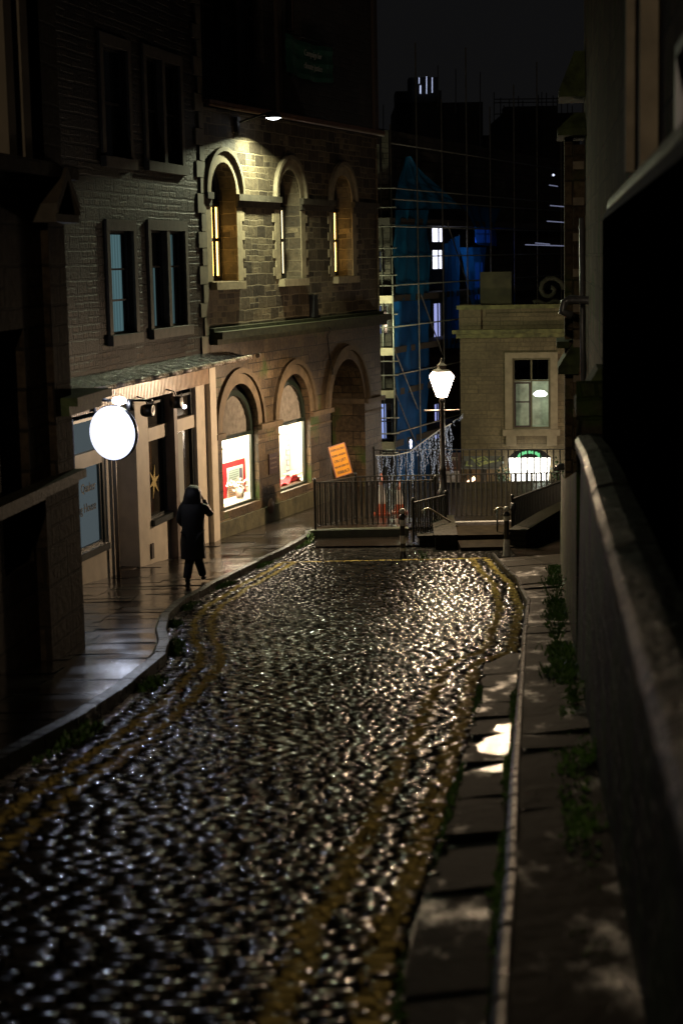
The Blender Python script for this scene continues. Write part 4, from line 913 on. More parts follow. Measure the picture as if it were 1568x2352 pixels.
wr0 = at(1183, 1290, 36.0); wr1 = at(1300, 1235, 40.0); wallbox('stair_wall', (wr0.x+.05, 36.0, P(36)-.1), (wr1.x, 40.1, P(36)-.1), .34, .36, 'dark low wall on the right of the stair opening, under the railing')
for m_ in (WS,): m_.node_tree.nodes['Principled BSDF'].inputs['Specular IOR Level'].default_value = .08
st = empty('entry_steps', 'two shallow worn stone steps between the low stair walls', 'steps')
x0, x1 = wl0.x+.29, wr0.x-.02
STEP = plain('worn_brown_step', (.012, .009, .005), .85, 0, 5, .4, .5, spec=.03)
for k, (ya, yb, zz) in enumerate(((35.9, 36.9, .02), (36.901, 38.2, .12))):
    mb = MB(); mb.box((x0, ya, P(36)-.4), (x1+.15*k, yb, P(36)+zz-.10+.06)); mb.build('step', STEP, st)
mb = MB(); mb.box((x0-.2, 39.55, P(40)-.02), (x1+.35, 39.75, P(40)+.07)); tag(mb.build('pale_stone_edge', plain('pale_wet_stone', (.30, .29, .28), .2, 0, 12, .3, .3)), 'pale wet stone edging in front of the long railing', 'edging')
for k, (qa, qb, lab) in enumerate((((975, 1170), (1080, 1228), 'thin metal handrail with a curled end, left of the stair opening'), ((1141, 1168), (1180, 1190), 'thin metal handrail with a curled end beside the right bollard'))):
    a = at(*qa, 37.3); b = at(*qb, 38.6 if k == 0 else 37.8); t = empty('handrail', lab, 'handrail', 'handrails of the stair')
    mb = MB(); mb.tube([a+Vector((-.03, 0, -.09)), a+Vector((-.05, 0, -.03)), a, a+Vector((.07, .0, .02)), a+Vector((.16, .06, -.03)), b], .022, 7); mb.build('rail', plain('worn_steel', (.30, .27, .2), .3, .6), t)
    mb = MB(); c = a.lerp(b, .5); mb.tube([c, (c.x, c.y, P(38)-.05)], .018, 6); mb.tube([a+Vector((-.0, 0, 0)), (a.x, a.y, P(37.3)-.1)], .02, 6); mb.build('support', RAILM, t)
# bollards
def bollard(px, py, Y, lab, ball):
    g = at(px, py, Y); gz = P(Y)-.1; t = empty('bollard', lab, 'bollard', 'bollards at the end of the road')
    rz = [0, .16, .17, .30, .31, .52, .53, .74, .75]
    WHT = plain('bollard_white_band', (.42, .40, .35), .35, 0, 14, .3); GRY = plain('bollard_black', (.015, .015, .015), .3)
    mb = MB(); mb.lathe([(.075, 0), (.07, .04), (.058, .1), (.055, .2), (.052, .8), (.066, .83), (.066, .86), (.04, .89), (.035, .91)], (g.x, Y, gz), 16); mb.build('shaft', GRY, t)
    for a, b in (((.14, .2), (.30, .46), (.66, .78)) if ball else ((.0, .34), (.72, .84))): mb = MB(); mb.lathe([(.0575+.018*(a < .1), a), (.0575, b)], (g.x, Y, gz), 16); mb.build('white_band', WHT, t)
    mb = MB(); r = .062; mb.lathe([(r*math.cos(q), .955+r*math.sin(q)) for q in np.linspace(-PI/2, PI/2, 9)], (g.x, Y, gz), 14); mb.build('ball_top', WHT, t)
bollard(925, 1290, 34.9, 'black bollard with white bands and a ball top, left of the stair opening', True)
bollard(1163, 1290, 34.9, 'pale banded bollard at the right side of the stair opening', False)
g = at(1178, 1165, 36.4); t = tag(MB().lathe([(0, -.1), (.06, -.08), (.075, 0), (.05, .09), (0, .1)], g, 10).build('tied_bag', plain('black_plastic', (.012, .012, .014), .3, 0, 20, .3, .5)), 'small crumpled black bag tied to the railing by the right bollard', 'bag')
# traffic cones
def cone(px, Y, h, lab):
    g = at(px, 1150, Y); t = empty('traffic_cone', lab, 'traffic cone', 'traffic cones behind the railing'); gz = P(Y)+.0
    OR = plain('cone_orange', (.11, .016, .004), .4); WH = plain('cone_white', (.14, .135, .13), .4)
    mb = MB(); mb.box((-.19, -.19, 0), (.19, .19, .04), Matrix.Translation((g.x, Y, gz))); mb.build('base', OR, t)
    R_ = lambda z: .12*(1-z/h)+.02
    for a, b, m_ in ((.04, .27*h, OR), (.271*h, .56*h, WH), (.561*h, .64*h, OR) if False else (.561*h, .561*h+.001, OR), (.5615*h, .72*h, WH), (.721*h, h, OR)):
        if b-a < .01: continue
        mb = MB(); mb.lathe([(R_(a), a), (R_(b), b)]+([(0, b)] if b == h else []), (g.x, Y, gz), 18); mb.build('band', m_, t)
cone(876, 41.6, 1.0, 'tall orange and white traffic cone nearest the arcaded building')
cone(917, 41.9, .78, 'shorter orange and white traffic cone nearer the lamp post')
# yellow notice leaning on the railing
ns = empty('yellow_notice', 'yellow notice board with black lettering tilted against the open archway railing', 'sign')
tl, tr_, br_, bl_ = at(755, 1029, 40.0), at(790, 1018, 40.35), at(806, 1085, 40.3), at(773, 1096, 39.95)
X = (tr_-tl); wN = X.length; X.normalize(); Z = ((tl+tr_)/2-(bl_+br_)/2); hN = Z.length; Z = (Z-X*Z.dot(X)).normalized(); Yn = X.cross(Z) 
cN = (tl+tr_+bl_+br_)/4
Nn = X.cross(Z); Nn = -Nn if Nn.y > 0 else Nn
Mn = Matrix((( X.x, Z.x, Nn.x), (X.y, Z.y, Nn.y), (X.z, Z.z, Nn.z))).to_4x4(); Mn.translation = cN
mb = MB(); mb.box((-wN/2, -hN/2, -.02), (wN/2, hN/2, 0), Mn); mb.build('board', plain('sign_yellow', (.30, .13, .008), .3, 0, 4, .08), ns)
mb = MB()
for a, b, c, d in ((-wN/2-.02, -hN/2-.02, wN/2+.02, -hN/2), (-wN/2-.02, hN/2, wN/2+.02, hN/2+.02), (-wN/2-.02, -hN/2, -wN/2, hN/2), (wN/2, -hN/2, wN/2+.02, hN/2)): mb.box((a, b, -.025), (c, d, .012), Mn)
mb.build('frame', plain('rust_frame', (.12, .04, .02), .5), ns)
for i, s_ in enumerate(('STEPS CLOSED', 'ROAD AHEAD', 'ON LEFT', 'NO ACCESS TO', 'TERRACE')):
    text('lettering', s_, .10, Mn @ Matrix.Translation((0, hN/2-.07-i*hN*.19-.02, .003)), INK, ns.children[0], fit=wN*.88)
mb = MB(); mb.tube([tr_.lerp(br_, .2)+Vector((0, .05, 0)), (tr_.x, tr_.y+.1, P(40))], .015, 5); mb.tube([tl.lerp(bl_, .2)+Vector((0, .05, 0)), (bl_.x, bl_.y+.1, P(40))], .015, 5); mb.build('legs', RAILM, ns)
# icicle light strings
ICE = emit('icicle_leds', (.85, .9, 1.0), .5); CAB = plain('pale_cable', (.4, .4, .38), .5)
def icicles(pts, lab, drop, n, hot=None):
    t = empty('icicle_lights', lab, 'string lights', 'strings of icicle lights'); mb = MB(); mb.tube(pts, .012, 5); mb.build('cable', CAB, t)
    mb = MB(); P_ = [Vector(p) for p in pts]; acc = [0]
    for i in range(len(P_)-1): acc.append(acc[-1]+(P_[i+1]-P_[i]).length)
    for k in range(n):
        s_ = acc[-1]*k/n; i = max(j for j in range(len(acc)) if acc[j] <= s_); i = min(i, len(P_)-2); q = P_[i].lerp(P_[i+1], (s_-acc[i])/(acc[i+1]-acc[i]))
        L_ = drop*(random.choice((.35, .6, .8, 1))+random.uniform(-.1, .1)); zz = 0; x = 0
        while zz < L_:
            st_ = random.uniform(.05, .12); x2 = x+random.uniform(-.04, .04); a = q+Vector((x, 0, -zz)); b = q+Vector((x2, random.uniform(-.03, .03), -zz-st_*.6)); mb.tube([a, b], .005, 3, False); x = x2; zz += st_
    tag(mb.build('light_drops', ICE, t), kind='stuff'); return t
I = lambda x, y, Y: at(x, y, Y)
icicles([I(862, 1046, 46.0), I(905, 1046, 46.0), I(940, 1038, 46.0), I(975, 1012, 45.5), I(1012, 985, 45.0)], 'white icicle lights slung from the arcaded building up to the lamp post', 1.05, 46)
icicles([I(1014, 985, 45.0), I(1036, 973, 45.0)], 'short bright bunch of icicle lights just right of the lamp post', 1.3, 12)
icicles([I(1040, 968, 46), I(1056, 958, 52), I(1063, 950, 60)], 'thin end of the light string reaching the tavern wall', .12, 8)
mb = MB(); q = I(943, 1020, 45.6); mb.lathe([(0, -.13), (.03, -.06), (.02, .0), (.035, .07), (0, .13)], q, 8)
tag(mb.build('bright_icicle_lamp', emit('cold_lamp', (.8, .8, 1.0), 5)), 'brightest cold white lamp among the icicle lights', 'lamp')

# ================================================================== ACROSS THE LOWER STREET
FP = Frame(at(1057, 900, 62).x, 62, 1, -.15)      # tavern front
pb = empty('tavern_building', 'pale ashlar tavern with a tall sash window over a glowing shopfront sign', 'building')
pw = rS(FP, 1176, 822, 1263, 985)
def pz_(y, x=1150): return FP.S(x, y)[1]
facade(FP, 0, 9, -12, pz_(700), [dict(s0=pw[0], s1=pw[1], z0=pw[2], z1=pw[3], d=.2)]).build('front_wall', STP, pb)
mb = MB(); mb.face([FP.w(0, -12, 0), FP.w(0, -12, -6), FP.w(0, pz_(700), -6), FP.w(0, pz_(700), 0)]); mb.build('side_wall', STP, pb)
za, zb = pz_(700), pz_(765); MS = plain('mossy_cornice', (.13, .12, .04), .7, 0, 4, .6, .5)
mb = fbox(FP, -.25, 9, zb, zb+.14, .001, .42); fbox(FP, -.12, 9, zb-.16, zb-.001, .001, .22, mb); mb.build('cornice', MS, pb)
mb = fbox(FP, -.1, 9, za-.14, za, .001, .2); mb.build('parapet_coping', MS, pb)
fbox(FP, -.02, .75, zb+.141, za+.02, .001, .12).build('parapet_pier', STP, pb)
mb = fbox(FP, .95, 8.5, zb+.25, za-.3, .001, .06); mb.build('parapet_panel', STP, pb)
mb = MB(); s1 = FP.S(1120, 660)[0]; mb.box((s1-.3, .4, za), (s1+.8, 1.4, za+1.15), FP.M()); mb.build('chimney_block', plain('olive_chimney', (.055, .048, .022), .8, 0, 3, .3), pb)
# curled stone scroll on the parapet
scr = MB(); c = FP.w(FP.S(1262, 660)[0], za+.5, -.3)
scr.tube([c+Vector((math.cos(q*.62)*(.5-.035*q), 0, math.sin(q*.62)*(.5-.035*q))) for q in range(13)], .09, 7); scr.tube([c+Vector((-.6+.1*q, 0, -.45+.06*math.sin(q))) for q in range(12)], .08, 6); scr.build('parapet_scroll', plain('dull_scroll', (.03, .027, .014), .8), pb)
a, b, c, d = pw; t = .26
mb = fbox(FP, a-t, a, c, d, .001, .1); fbox(FP, b, b+t, c, d, .001, .1, mb); fbox(FP, a-t, b+t, d, d+.2, .001, .11, mb); mb.build('window_surround', plain('pale_window_stone', (.26, .21, .13), .7, 0, 4, .2), pb)
zt = FP.S(1220, 1000)[1]
fbox(FP, a-t-.08, b+t+.08, zt, c-.002, .001, .2).build('window_ledge', plain('pale_window_stone', (.26, .21, .13), .7), pb)
for q in (a-.05, b+.05):
    mb = fbox(FP, q-.18, q+.18, zt-.28, zt-.001, .001, .16); fbox(FP, q-.18, q+.18, zt-.36, zt-.281, .001, .10, mb); mb.build('ledge_bracket', plain('pale_window_stone', (.26, .21, .13), .7), pb)
OL = plain('olive_frame', (.10, .085, .035), .5)
f = bars(FP, a, b, c, d, -.05, .07, [(a+b)/2], [c+(d-c)*.68]).build('window_frame', OL, pb)
bars(FP, a+.06, (a+b)/2-.03, c+.05, c+(d-c)*.66, -.04, .06, [], [c+(d-c)*.38]).build('sash', plain('dark_red_brown', (.04, .02, .015), .5), f)
mb = MB(); mb.face([FP.w(a, c, -1.3), FP.w(b+.6, c, -1.3), FP.w(b+.6, c+(d-c)*.66, -1.3), FP.w(a, c+(d-c)*.66, -1.3)]); mb.face([FP.w(a, c, -1.3), FP.w(b+.6, c, -1.3), FP.w(b+.6, c, -.2), FP.w(a, c, -.2)])
mb.face([FP.w(b+.05, c, -1.3), FP.w(b+.05, c, -.2), FP.w(b+.05, d, -.2), FP.w(b+.05, d, -1.3)]); mb.face([FP.w(a, d, -1.3), FP.w(b, d, -1.3), FP.w(b, d, -.2), FP.w(a, d, -.2)])
mb.build('room_inside', plain('pale_room_wall', (.42, .46, .36), .8, 0, 3, .4), pb)
ls, lz = FP.S(1240, 906, -.5)
MB().lathe([(0, -.08), (.17, -.06), (.26, .02), (.14, .12), (0, .15)], FP.w(ls, lz, -.5), 16).build('pendant_lamp', emit('pendant_glow', (.93, 1, .85), 9), pb)
# glowing sign bay
sgn = empty('glowing_shop_sign', 'bright white flared light box sign with a green leafy crest over the tavern door', 'sign')
(sa, z1), (sb, _) = FP.S(1168, 1052, .3), FP.S(1263, 1052, .3); z0 = FP.S(1215, 1112, .3)[1]; iz = .09
mb = MB(); mb.prism([(sa+iz, z0), (sb-iz, z0), (sb, z1), (sa, z1)], .25, FP.M(0, 0, .45)); mb.build('light_box', emit('sign_white', (1, .97, .86), 6), sgn)
for i in range(1, 7):
    q = sa+(sb-sa)*i/7; mb = MB(); mb.prism([(q-.02, z0), (q+.02, z0), (q+.012, z0+(z1-z0)*.55), (q-.012, z0+(z1-z0)*.55)], .012, FP.M(0, 0, .463)); mb.build('light_box_rib', plain('cream_rib', (.6, .5, .3), .6), sgn)
mb = MB(); sc0 = (sa+sb)/2
for i in range(9):
    an = PI*(i+.5)/9; cx, cz = sc0-math.cos(an)*.36, z1+.05+math.sin(an)*.16; mb.prism([(cx-.07, cz-.02), (cx, cz-.05), (cx+.07, cz-.02), (cx+.04, cz+.06), (cx-.04, cz+.06)], .03, FP.M(0, 0, .44))
mb.build('leafy_crest', emit('green_crest', (.25, 1, .4), .75), sgn)
mb = MB(); mb.prism([(sa-.05, z1+.01), (sc0-.5, z1+.26), (sc0, z1+.34), (sc0+.5, z1+.26), (sb+.05, z1+.01)], .05, FP.M(0, 0, .40)); mb.build('crest_board', BLK, sgn)
TQ = plain('teal_tiles', (.10, .25, .22), .2, 0, 10, .4)
zc = FP.S(1215, 1124, .2)[1]; fbox(FP, sa-.9, sb+1.2, zc-.02, z0-.06, .05, .3).build('teal_fascia', TQ, pb)
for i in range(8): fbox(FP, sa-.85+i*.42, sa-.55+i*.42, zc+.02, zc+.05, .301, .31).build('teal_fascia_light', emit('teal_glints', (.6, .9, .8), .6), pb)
for q_, lab in ((sa-.25, 'left'), (sb+.28, 'right')):
    mb = MB()
    for i in range(160):
        p = FP.w(q_, (z0+z1)/2-.25, .3)+Vector((random.gauss(0, .11), random.gauss(0, .1), random.gauss(0, .28))); e = Vector((random.gauss(0, 1), random.gauss(0, 1), random.gauss(0, 1))).normalized(); g = e.orthogonal(); mb.face([p, p+e*.07+g*.04, p+e*.12, p+e*.07-g*.04])
    hb = empty('hanging_foliage', 'dark leafy foliage just %s of the glowing tavern sign' % lab, 'plant', 'foliage beside the tavern sign'); mb.build('leaves', plain('dark_leaf', (.03, .06, .02), .5, 0, 8, .4), hb)
    mb = MB(); mb.tube([FP.w(q_, (z0+z1)/2-.9, .12), FP.w(q_, (z0+z1)/2+.2, .2)], .02, 5); mb.build('stem', OL, hb)
# awning
aw = empty('grey_awning', 'grey awning with a pale yellow looping emblem, left of the glowing sign', 'awning')
(aa, az1), (ab, _) = FP.S(1065, 1048, .1), FP.S(1158, 1052, .1); az0 = FP.S(1105, 1074, .9)[1]
mb = MB(); mb.face([FP.w(aa, az1, .05), FP.w(ab, az1, .05), FP.w(ab-.15, az0, .9), FP.w(aa-.15, az0, .9)]); mb.face([FP.w(aa-.15, az0, .9), FP.w(ab-.15, az0, .9), FP.w(ab-.15, az0-.06, .9), FP.w(aa-.15, az0-.06, .9)]); mb.build('canvas', plain('grey_canvas', (.17, .17, .16), .7, 0, 6, .2), aw)
def awp(u, v): return FP.w(aa+(ab-aa)*u-.15*v, az1+(az0-az1)*v+.012, .05+.85*v)
EM_ = plain('emblem_yellow', (.42, .45, .18), .6)
for loop in ([(.3, .45), (.5, .1), (.72, .5), (.5, .9), (.33, .5)], [(.4, .5), (.52, .3), (.62, .5), (.52, .7), (.42, .52)], [(.2, .2), (.3, .4), (.45, .15)], [(.6, .75), (.8, .5), (.85, .6)], [(.15, .5), (.18, .85), (.33, .9)], [(.88, .5), (.93, .15), (.97, .45)]):
    mb = MB(); mb.tube([awp(*p) for p in loop], .035, 4); mb.build('emblem_line', EM_, aw.children[0])
mb = MB(); mb.tube([FP.w(aa-.1, az0, .88), FP.w(ab-.15, az0, .88)], .02, 5); mb.build('awning_bar', BLK, aw)
# things lit below the awning
q = FP.w(FP.S(1082, 1100, .6)[0], FP.S(1082, 1103, .6)[1], .6)
MB().tube([q+Vector((-.12, 0, -.05)), q+Vector((.14, 0, .1))], [.05, .09], 8)
t = empty('glowing_heater', 'orange-white glowing heater under the awning', 'heater'); mb = MB(); mb.tube([q+Vector((-.14, 0, -.08)), q+Vector((.13, 0, .08))], [.05, .07], 8); mb.build('element', emit('heater_glow', (1, .6, .35), 5), t); mb = MB(); mb.tube([q+Vector((0, .15, .05)), FP.w(FP.S(1082, 1103)[0], q.z+.3, .02)], .02, 5); mb.build('bracket', BLK, t)
(da, dz1), (db_, _) = FP.S(1092, 1113, .1), FP.S(1102, 1113, .1)
t = empty('lit_doorway', 'narrow bright doorway panel under the awning', 'lit panel'); fbox(FP, da, db_, dz1-.75, dz1, .02, .06).build('bright_panel', emit('door_glow', (1, .9, .7), 4), t); fbox(FP, da-.05, db_+.05, dz1+.001, dz1+.05, .02, .08).build('lintel', OL, t)
fbox(FP, .2, 2.2, -11, dz1+.6, -.5, .015).build('lower_shopfront', plain('warm_shopfront', (.30, .21, .11), .6, 0, 3, .3), pb)
(ma, mz), (mb_, mz0) = FP.S(1103, 1078, .3), FP.S(1117, 1105, .3); t = empty('menu_board', 'small grey board hanging under the middle of the awning', 'board'); fbox(FP, ma, mb_, mz0, mz, .28, .33).build('board', plain('slate_board', (.1, .1, .09), .6), t)
mb = MB(); mb.tube([FP.w(ma, mz, .3), FP.w(ma, az0, .3)], .008, 4); mb.tube([FP.w(mb_, mz, .3), FP.w(mb_, az0, .3)], .008, 4); mb.build('cords', BLK, t)
# poster hoarding
FH = Frame(at(1016, 1060, 61).x, 61, 1, .1)
ho = empty('advert_hoarding', 'tall advert panel with brown text lines and food photo behind the lamp post', 'hoarding')
hw = FH.S(1057, 1060)[0]; ht, hb_ = FH.S(1035, 1040)[1], FH.S(1035, 1122)[1]
fbox(FH, -.15, hw, hb_-3, ht, -.1, 0).build('panel', plain('dark_brown_panel', (.05, .022, .016), .5), ho)
zh = FH.S(1035, 1055)[1]; text('lettering', 'SCOTTS', .2, textM(FH, hw*.42, zh, .004), plain('cream_ink', (.5, .48, .38), .6), ho.children[0], fit=hw*.85)
BRN = plain('brown_ink', (.30, .11, .03), .6)
for i, s_ in enumerate(('FOOD SERVED', 'ALL DAY EVERY', 'DAY INSIDE')): text('lettering', s_, .12, textM(FH, hw*.42, zh-.32-.17*i, .004), BRN, ho.children[0], fit=hw*.8)
zf = FH.S(1035, 1082)[1]
fbox(FH, -.1, hw-.06, zf-.42, zf, .001, .012).build('photo_print', plain('food_photo', (.26, .22, .2), .6, 0, 4, .8), ho.children[0])

# ---- scaffolded building
FC = Frame(at(905, 900, 58).x, 58, .40); FL = Frame(FC.o.x, 58, 1, 0)
sb_ = empty('scaffolded_building', 'dark tenement under scaffolding with cold white lit windows and blue sheeting', 'building')
DST = stone('scaffold_house_stone', (.05, .042, .032), (.09, .075, .055), (.03, .026, .02), .7, .35, .5, .8, .01, .5)
wins = [rS(FC, 992, 516, 1019, 558, -1.2), rS(FC, 993, 572, 1018, 620, -1.2), rS(FC, 996, 694, 1014, 784, -1.2), rS(FC, 998, 925, 1010, 1010, -1.2)]
blu = [rS(FC, 1090, 515, 1132, 560, -1.2), rS(FC, 1090, 600, 1112, 690, -1.2)]
ops = [dict(s0=a, s1=b, z0=c, z1=d, d=.1) for a, b, c, d in wins+blu]
facade(FC, -1.2*0, 34, -12, FC.S(1000, 318, -1.2)[1], ops, out=-1.2).build('side_wall', DST, sb_)
WW = emit('cold_window_light', (.80, .82, 1.0), 2.2); WV = emit('violet_window_light', (.45, .50, 1.0), .75); WB = emit('sheet_tinted_window_glow', (.02, .13, 1), .45)  # blue panes carry the tint of the sheeting in their emission colour
for k, (a, b, c, d) in enumerate(wins+blu):
    f = bars(FC, a, b, c, d, -1.21, .045, [a+(b-a)*.62], [c+(d-c)*.5] if k > 1 else []).build('window_frame', BLK, sb_)
    g = MB(); g.face([FC.w(a, c, -1.27), FC.w(b, c, -1.27), FC.w(b, d, -1.27), FC.w(a, d, -1.27)]); g.build('lit_pane', (WW, WW, WV, WV, WB, WB)[k], f)
lw = [rS(FL, 873, 925, 902, 1012, -1.2), rS(FL, 868, 700, 892, 770, -1.2), rS(FL, 870, 575, 884, 625, -1.2)]
ops = [dict(s0=a, s1=b, z0=c, z1=d, d=.3) for a, b, c, d in lw]
facade(FL, -9, -.78, -12, FL.S(880, 300, -1.2)[1], ops, out=-1.2).build('front_wall', DST, sb_)
for k, (a, b, c, d) in enumerate(lw):
    f = bars(FL, a, b, c, d, -1.35, .05, [(a+b)/2], [c+(d-c)*.5]).build('window_frame', BLK, sb_)
    e = a+(b-a)*(.5 if k == 0 else .3)
    g = MB(); g.face([FL.w(a, c, -1.46), FL.w(b, c, -1.46), FL.w(b, d, -1.46), FL.w(a, d, -1.46)]); g.build('pane', GLASSD, f)
    g = MB(); g.face([FL.w(a+.03, c, -1.452), FL.w(e, c, -1.452), FL.w(e, d, -1.452), FL.w(a+.03, d, -1.452)]); g.build('lit_curtain', emit('pale_blue_curtain_%d' % k, (.38, .50, 1.0), (.8, .16, .12)[k]), f)
# scaffold
sf = empty('scaffold', 'steel tube scaffold with board decks wrapping the corner of the dark tenement', 'scaffold')
TUB = plain('galvanised_tube', (.24, .23, .19), .4, .4, 8, .3); BRD = plain('scaffold_board', (.33, .27, .18), .7, 0, 4, .3)
ledg = [432, 476, 520, 570, 590, 632, 656, 722, 752, 830, 862, 960, 996, 1040]
decks = [(FL.S(885, y)[1]) for y in (683, 803, 901, 1020)]
ztop = FL.S(880, 300)[1]; HG = [FL.S(885, y)[1] for y in ledg]
for s_ in (0, -1.25, -3.4): mb = MB(); mb.tube([FL.w(s_, -11.6, 0), FL.w(s_, ztop+(1.5 if s_ else .2), 0)], .03, 6); mb.build('standard', TUB, sf)
for s_ in (-.32,): mb = MB(); mb.tube([FL.w(s_, -11.6, -.9), FL.w(s_, ztop, -.9)], .028, 6); mb.build('standard', TUB, sf)
for z in HG: mb = MB(); mb.tube([FL.w(-5, z, .05), FL.w(.15, z, .05)], .026, 6); mb.build('ledger', TUB, sf)
for z in decks: mb = MB(); mb.box((-5, 0, -.2), (-.02, 1.1, .05), FL.M(0, z, 0)); mb.build('board_deck', BRD, sf)
for s_ in (2.6, 5.3, 8.2, 11.2, 14.5, 18, 22, 26): mb = MB(); mb.tube([FC.w(s_, -11.6, 0), FC.w(s_, ztop+random.uniform(1, 4), 0)], .03, 6); mb.build('standard', TUB, sf)
for z in [ztop-.4, ztop-2.2]+HG[0:13:2]: mb = MB(); mb.tube([FC.w(.1, z, .0), FC.w(28, z, .0)], .026, 6); mb.build('ledger', TUB, sf)
for z in decks+[decks[0]+2.55]: mb = MB(); mb.box((.1, .1, -.16), (28, 1.15, .05), FC.M(0, z, 0)); mb.build('board_deck', plain('shaded_scaffold_board', (.06, .05, .04), .7), sf)  # darker copy of the deck boards, shade on this side put into the colour
for (s_, z) in ((.2, decks[1]), (.2, decks[2]), (3, decks[0]), (6, decks[0]+2.5), (8.5, decks[1]), (11.5, decks[0])):
    mb = MB(); mb.tube([FC.w(s_, z, -.05), FC.w(s_+2.3, z-2.2, -.05)], .024, 5); mb.build('brace', TUB, sf)
# blue sheeting: hanging, wrinkled
def sheetmat(name, c, tr):
    m, N, L, b = newmat(name); n = N.new('ShaderNodeTexNoise'); n.inputs['Scale'].default_value = .8; n.inputs['Detail'].default_value = 4
    tc = N.new('ShaderNodeTexCoord'); L.new(tc.outputs['Object'], n.inputs[0])
    mp = N.new('ShaderNodeMapRange'); mp.inputs[1].default_value = .3; mp.inputs[2].default_value = .7; mp.inputs[3].default_value = .6; mp.inputs[4].default_value = 1.3; L.new(n.outputs[0], mp.inputs[0])
    v = N.new('ShaderNodeVectorMath'); v.operation = 'SCALE'; v.inputs[0].default_value = c; L.new(mp.outputs[0], v.inputs['Scale'])
    L.new(v.outputs[0], b.inputs['Base Color']); b.inputs['Roughness'].default_value = .55
    t = N.new('ShaderNodeBsdfTranslucent'); L.new(v.outputs[0], t.inputs[0]); mx = N.new('ShaderNodeMixShader'); mx.inputs[0].default_value = tr
    L.new(b.outputs[0], mx.inputs[1]); L.new(t.outputs[0], mx.inputs[2])
    ts = N.new('ShaderNodeBsdfTransparent'); m2 = N.new('ShaderNodeMixShader'); m2.inputs[0].default_value = .12; L.new(mx.outputs[0], m2.inputs[1]); L.new(ts.outputs[0], m2.inputs[2]); L.new(m2.outputs[0], N['Material Output'].inputs[0]); return m
SHB = sheetmat('blue_netting', (.01, .14, .46), .5); SHC = sheetmat('cyan_blue_sheet', (.01, .16, .34), .3)
def drape(F, poly, out, lab, mat, amp=.05):
    out -= .24                            # poly: left edge and right edge pixel pairs, top to bottom
    mb = MB(); rows = []
    for (yl, xl, yr, xr) in poly:
        (a, za), (b, zb) = F.S(xl, yl, out), F.S(xr, yr, out); rows.append((a, za, b, zb))
    R2 = []
    for k in range(len(rows)-1):
        for q in range(6): R2.append([rows[k][i]+(rows[k+1][i]-rows[k][i])*q/6 for i in range(4)])
    R2.append(list(rows[-1])); n = 26; g = []
    ph = random.random()*6
    for j, (a, za, b, zb) in enumerate(R2):
        g.append([F.w(a+(b-a)*i/n, za+(zb-za)*i/n, out+amp*math.sin(i*.9+ph+.15*j)+amp*.7*math.sin(i*.33+j*.55)) for i in range(n+1)])
    for j in range(len(g)-1):
        for i in range(n): mb.face([g[j][i], g[j][i+1], g[j+1][i+1], g[j+1][i]], True)
    return tag(mb.build('blue_sheeting', mat), lab, 'sheeting')
drape(FC, [(362, 930, 358, 940), (420, 912, 400, 975), (480, 905, 480, 1058)], .10, 'dim blue sheeting rising to a peak at the top of the scaffold', SHC)
drape(FC, [(482, 908, 482, 985), (560, 902, 540, 985), (625, 903, 600, 988), (690, 904, 690, 985)], .12, 'cyan blue sheeting on the upper scaffold, left of the cold white windows', SHC)
drape(FC, [(692, 906, 690, 988), (790, 907, 790, 988), (900, 908, 900, 985), (1000, 908, 1000, 982), (1135, 908, 1120, 985)], .12, 'tall blue sheeting on the lower scaffold left of the lamp post', SHB)
drape(FC, [(560, 1022, 540, 1052), (690, 1020, 690, 1058), (800, 1018, 800, 1060)], .14, 'narrow blue sheeting hanging right of the cold white windows', SHB)
drape(FC, [(470, 1060, 480, 1150), (520, 1088, 520, 1140), (562, 1092, 566, 1140)], .14, 'bright blue sheeting lit through by a window on the upper scaffold', SHB)
drape(FC, [(568, 1055, 568, 1112), (630, 1070, 630, 1113), (700, 1084, 700, 1113)], .15, 'torn blue sheeting hanging in a long triangle above the tavern roof', SHB)
drape(FC, [(1030, 1014, 1030, 1062), (1125, 1014, 1125, 1062)], .2, 'dark blue sheeting behind the advert hoarding', SHB)
# work light on the hidden face of the scaffold corner
wk = empty('scaffold_work_light', 'small lamp fixed to the left end of the scaffold behind the arcaded building', 'lamp')
q = at(852, 735, 56.5)
MB().lathe([(0, -.05), (.06, -.03), (.06, .03), (0, .05)], q, 8).build('bulb', emit('worklight', (.95, 1, .62), 40), wk); mb = MB(); mb.tube([q+Vector((0, 0, .04)), q+Vector((0, 1.6, .25))], .015, 5); mb.build('arm', BLK, wk)
point('work_lamp', q+Vector((.05, -.15, 0)), 420, (.93, 1.0, .62), .12)
q2 = at(880, 1135, 50.5); wk2 = empty('added_low_lamp', 'added fill lamp low on the outside of the terrace edge near the traffic cones', 'lamp')
MB().lathe([(0, -.05), (.05, -.03), (.05, .03), (0, .05)], q2-Vector((0, 0, .6)), 8).build('bulb', emit('low_bulb', (.8, .95, 1), 10), wk2); mb = MB(); mb.tube([q2-Vector((0, 0, .56)), q2-Vector((0, 0, 5.9))], .03, 6); mb.build('pole', BLK, wk2)
point('added_low_lamp_light', q2-Vector((0, 0, .55)), 110, (.75, .9, 1.0), .1)  # added fill light, with a bulb and pole built for it

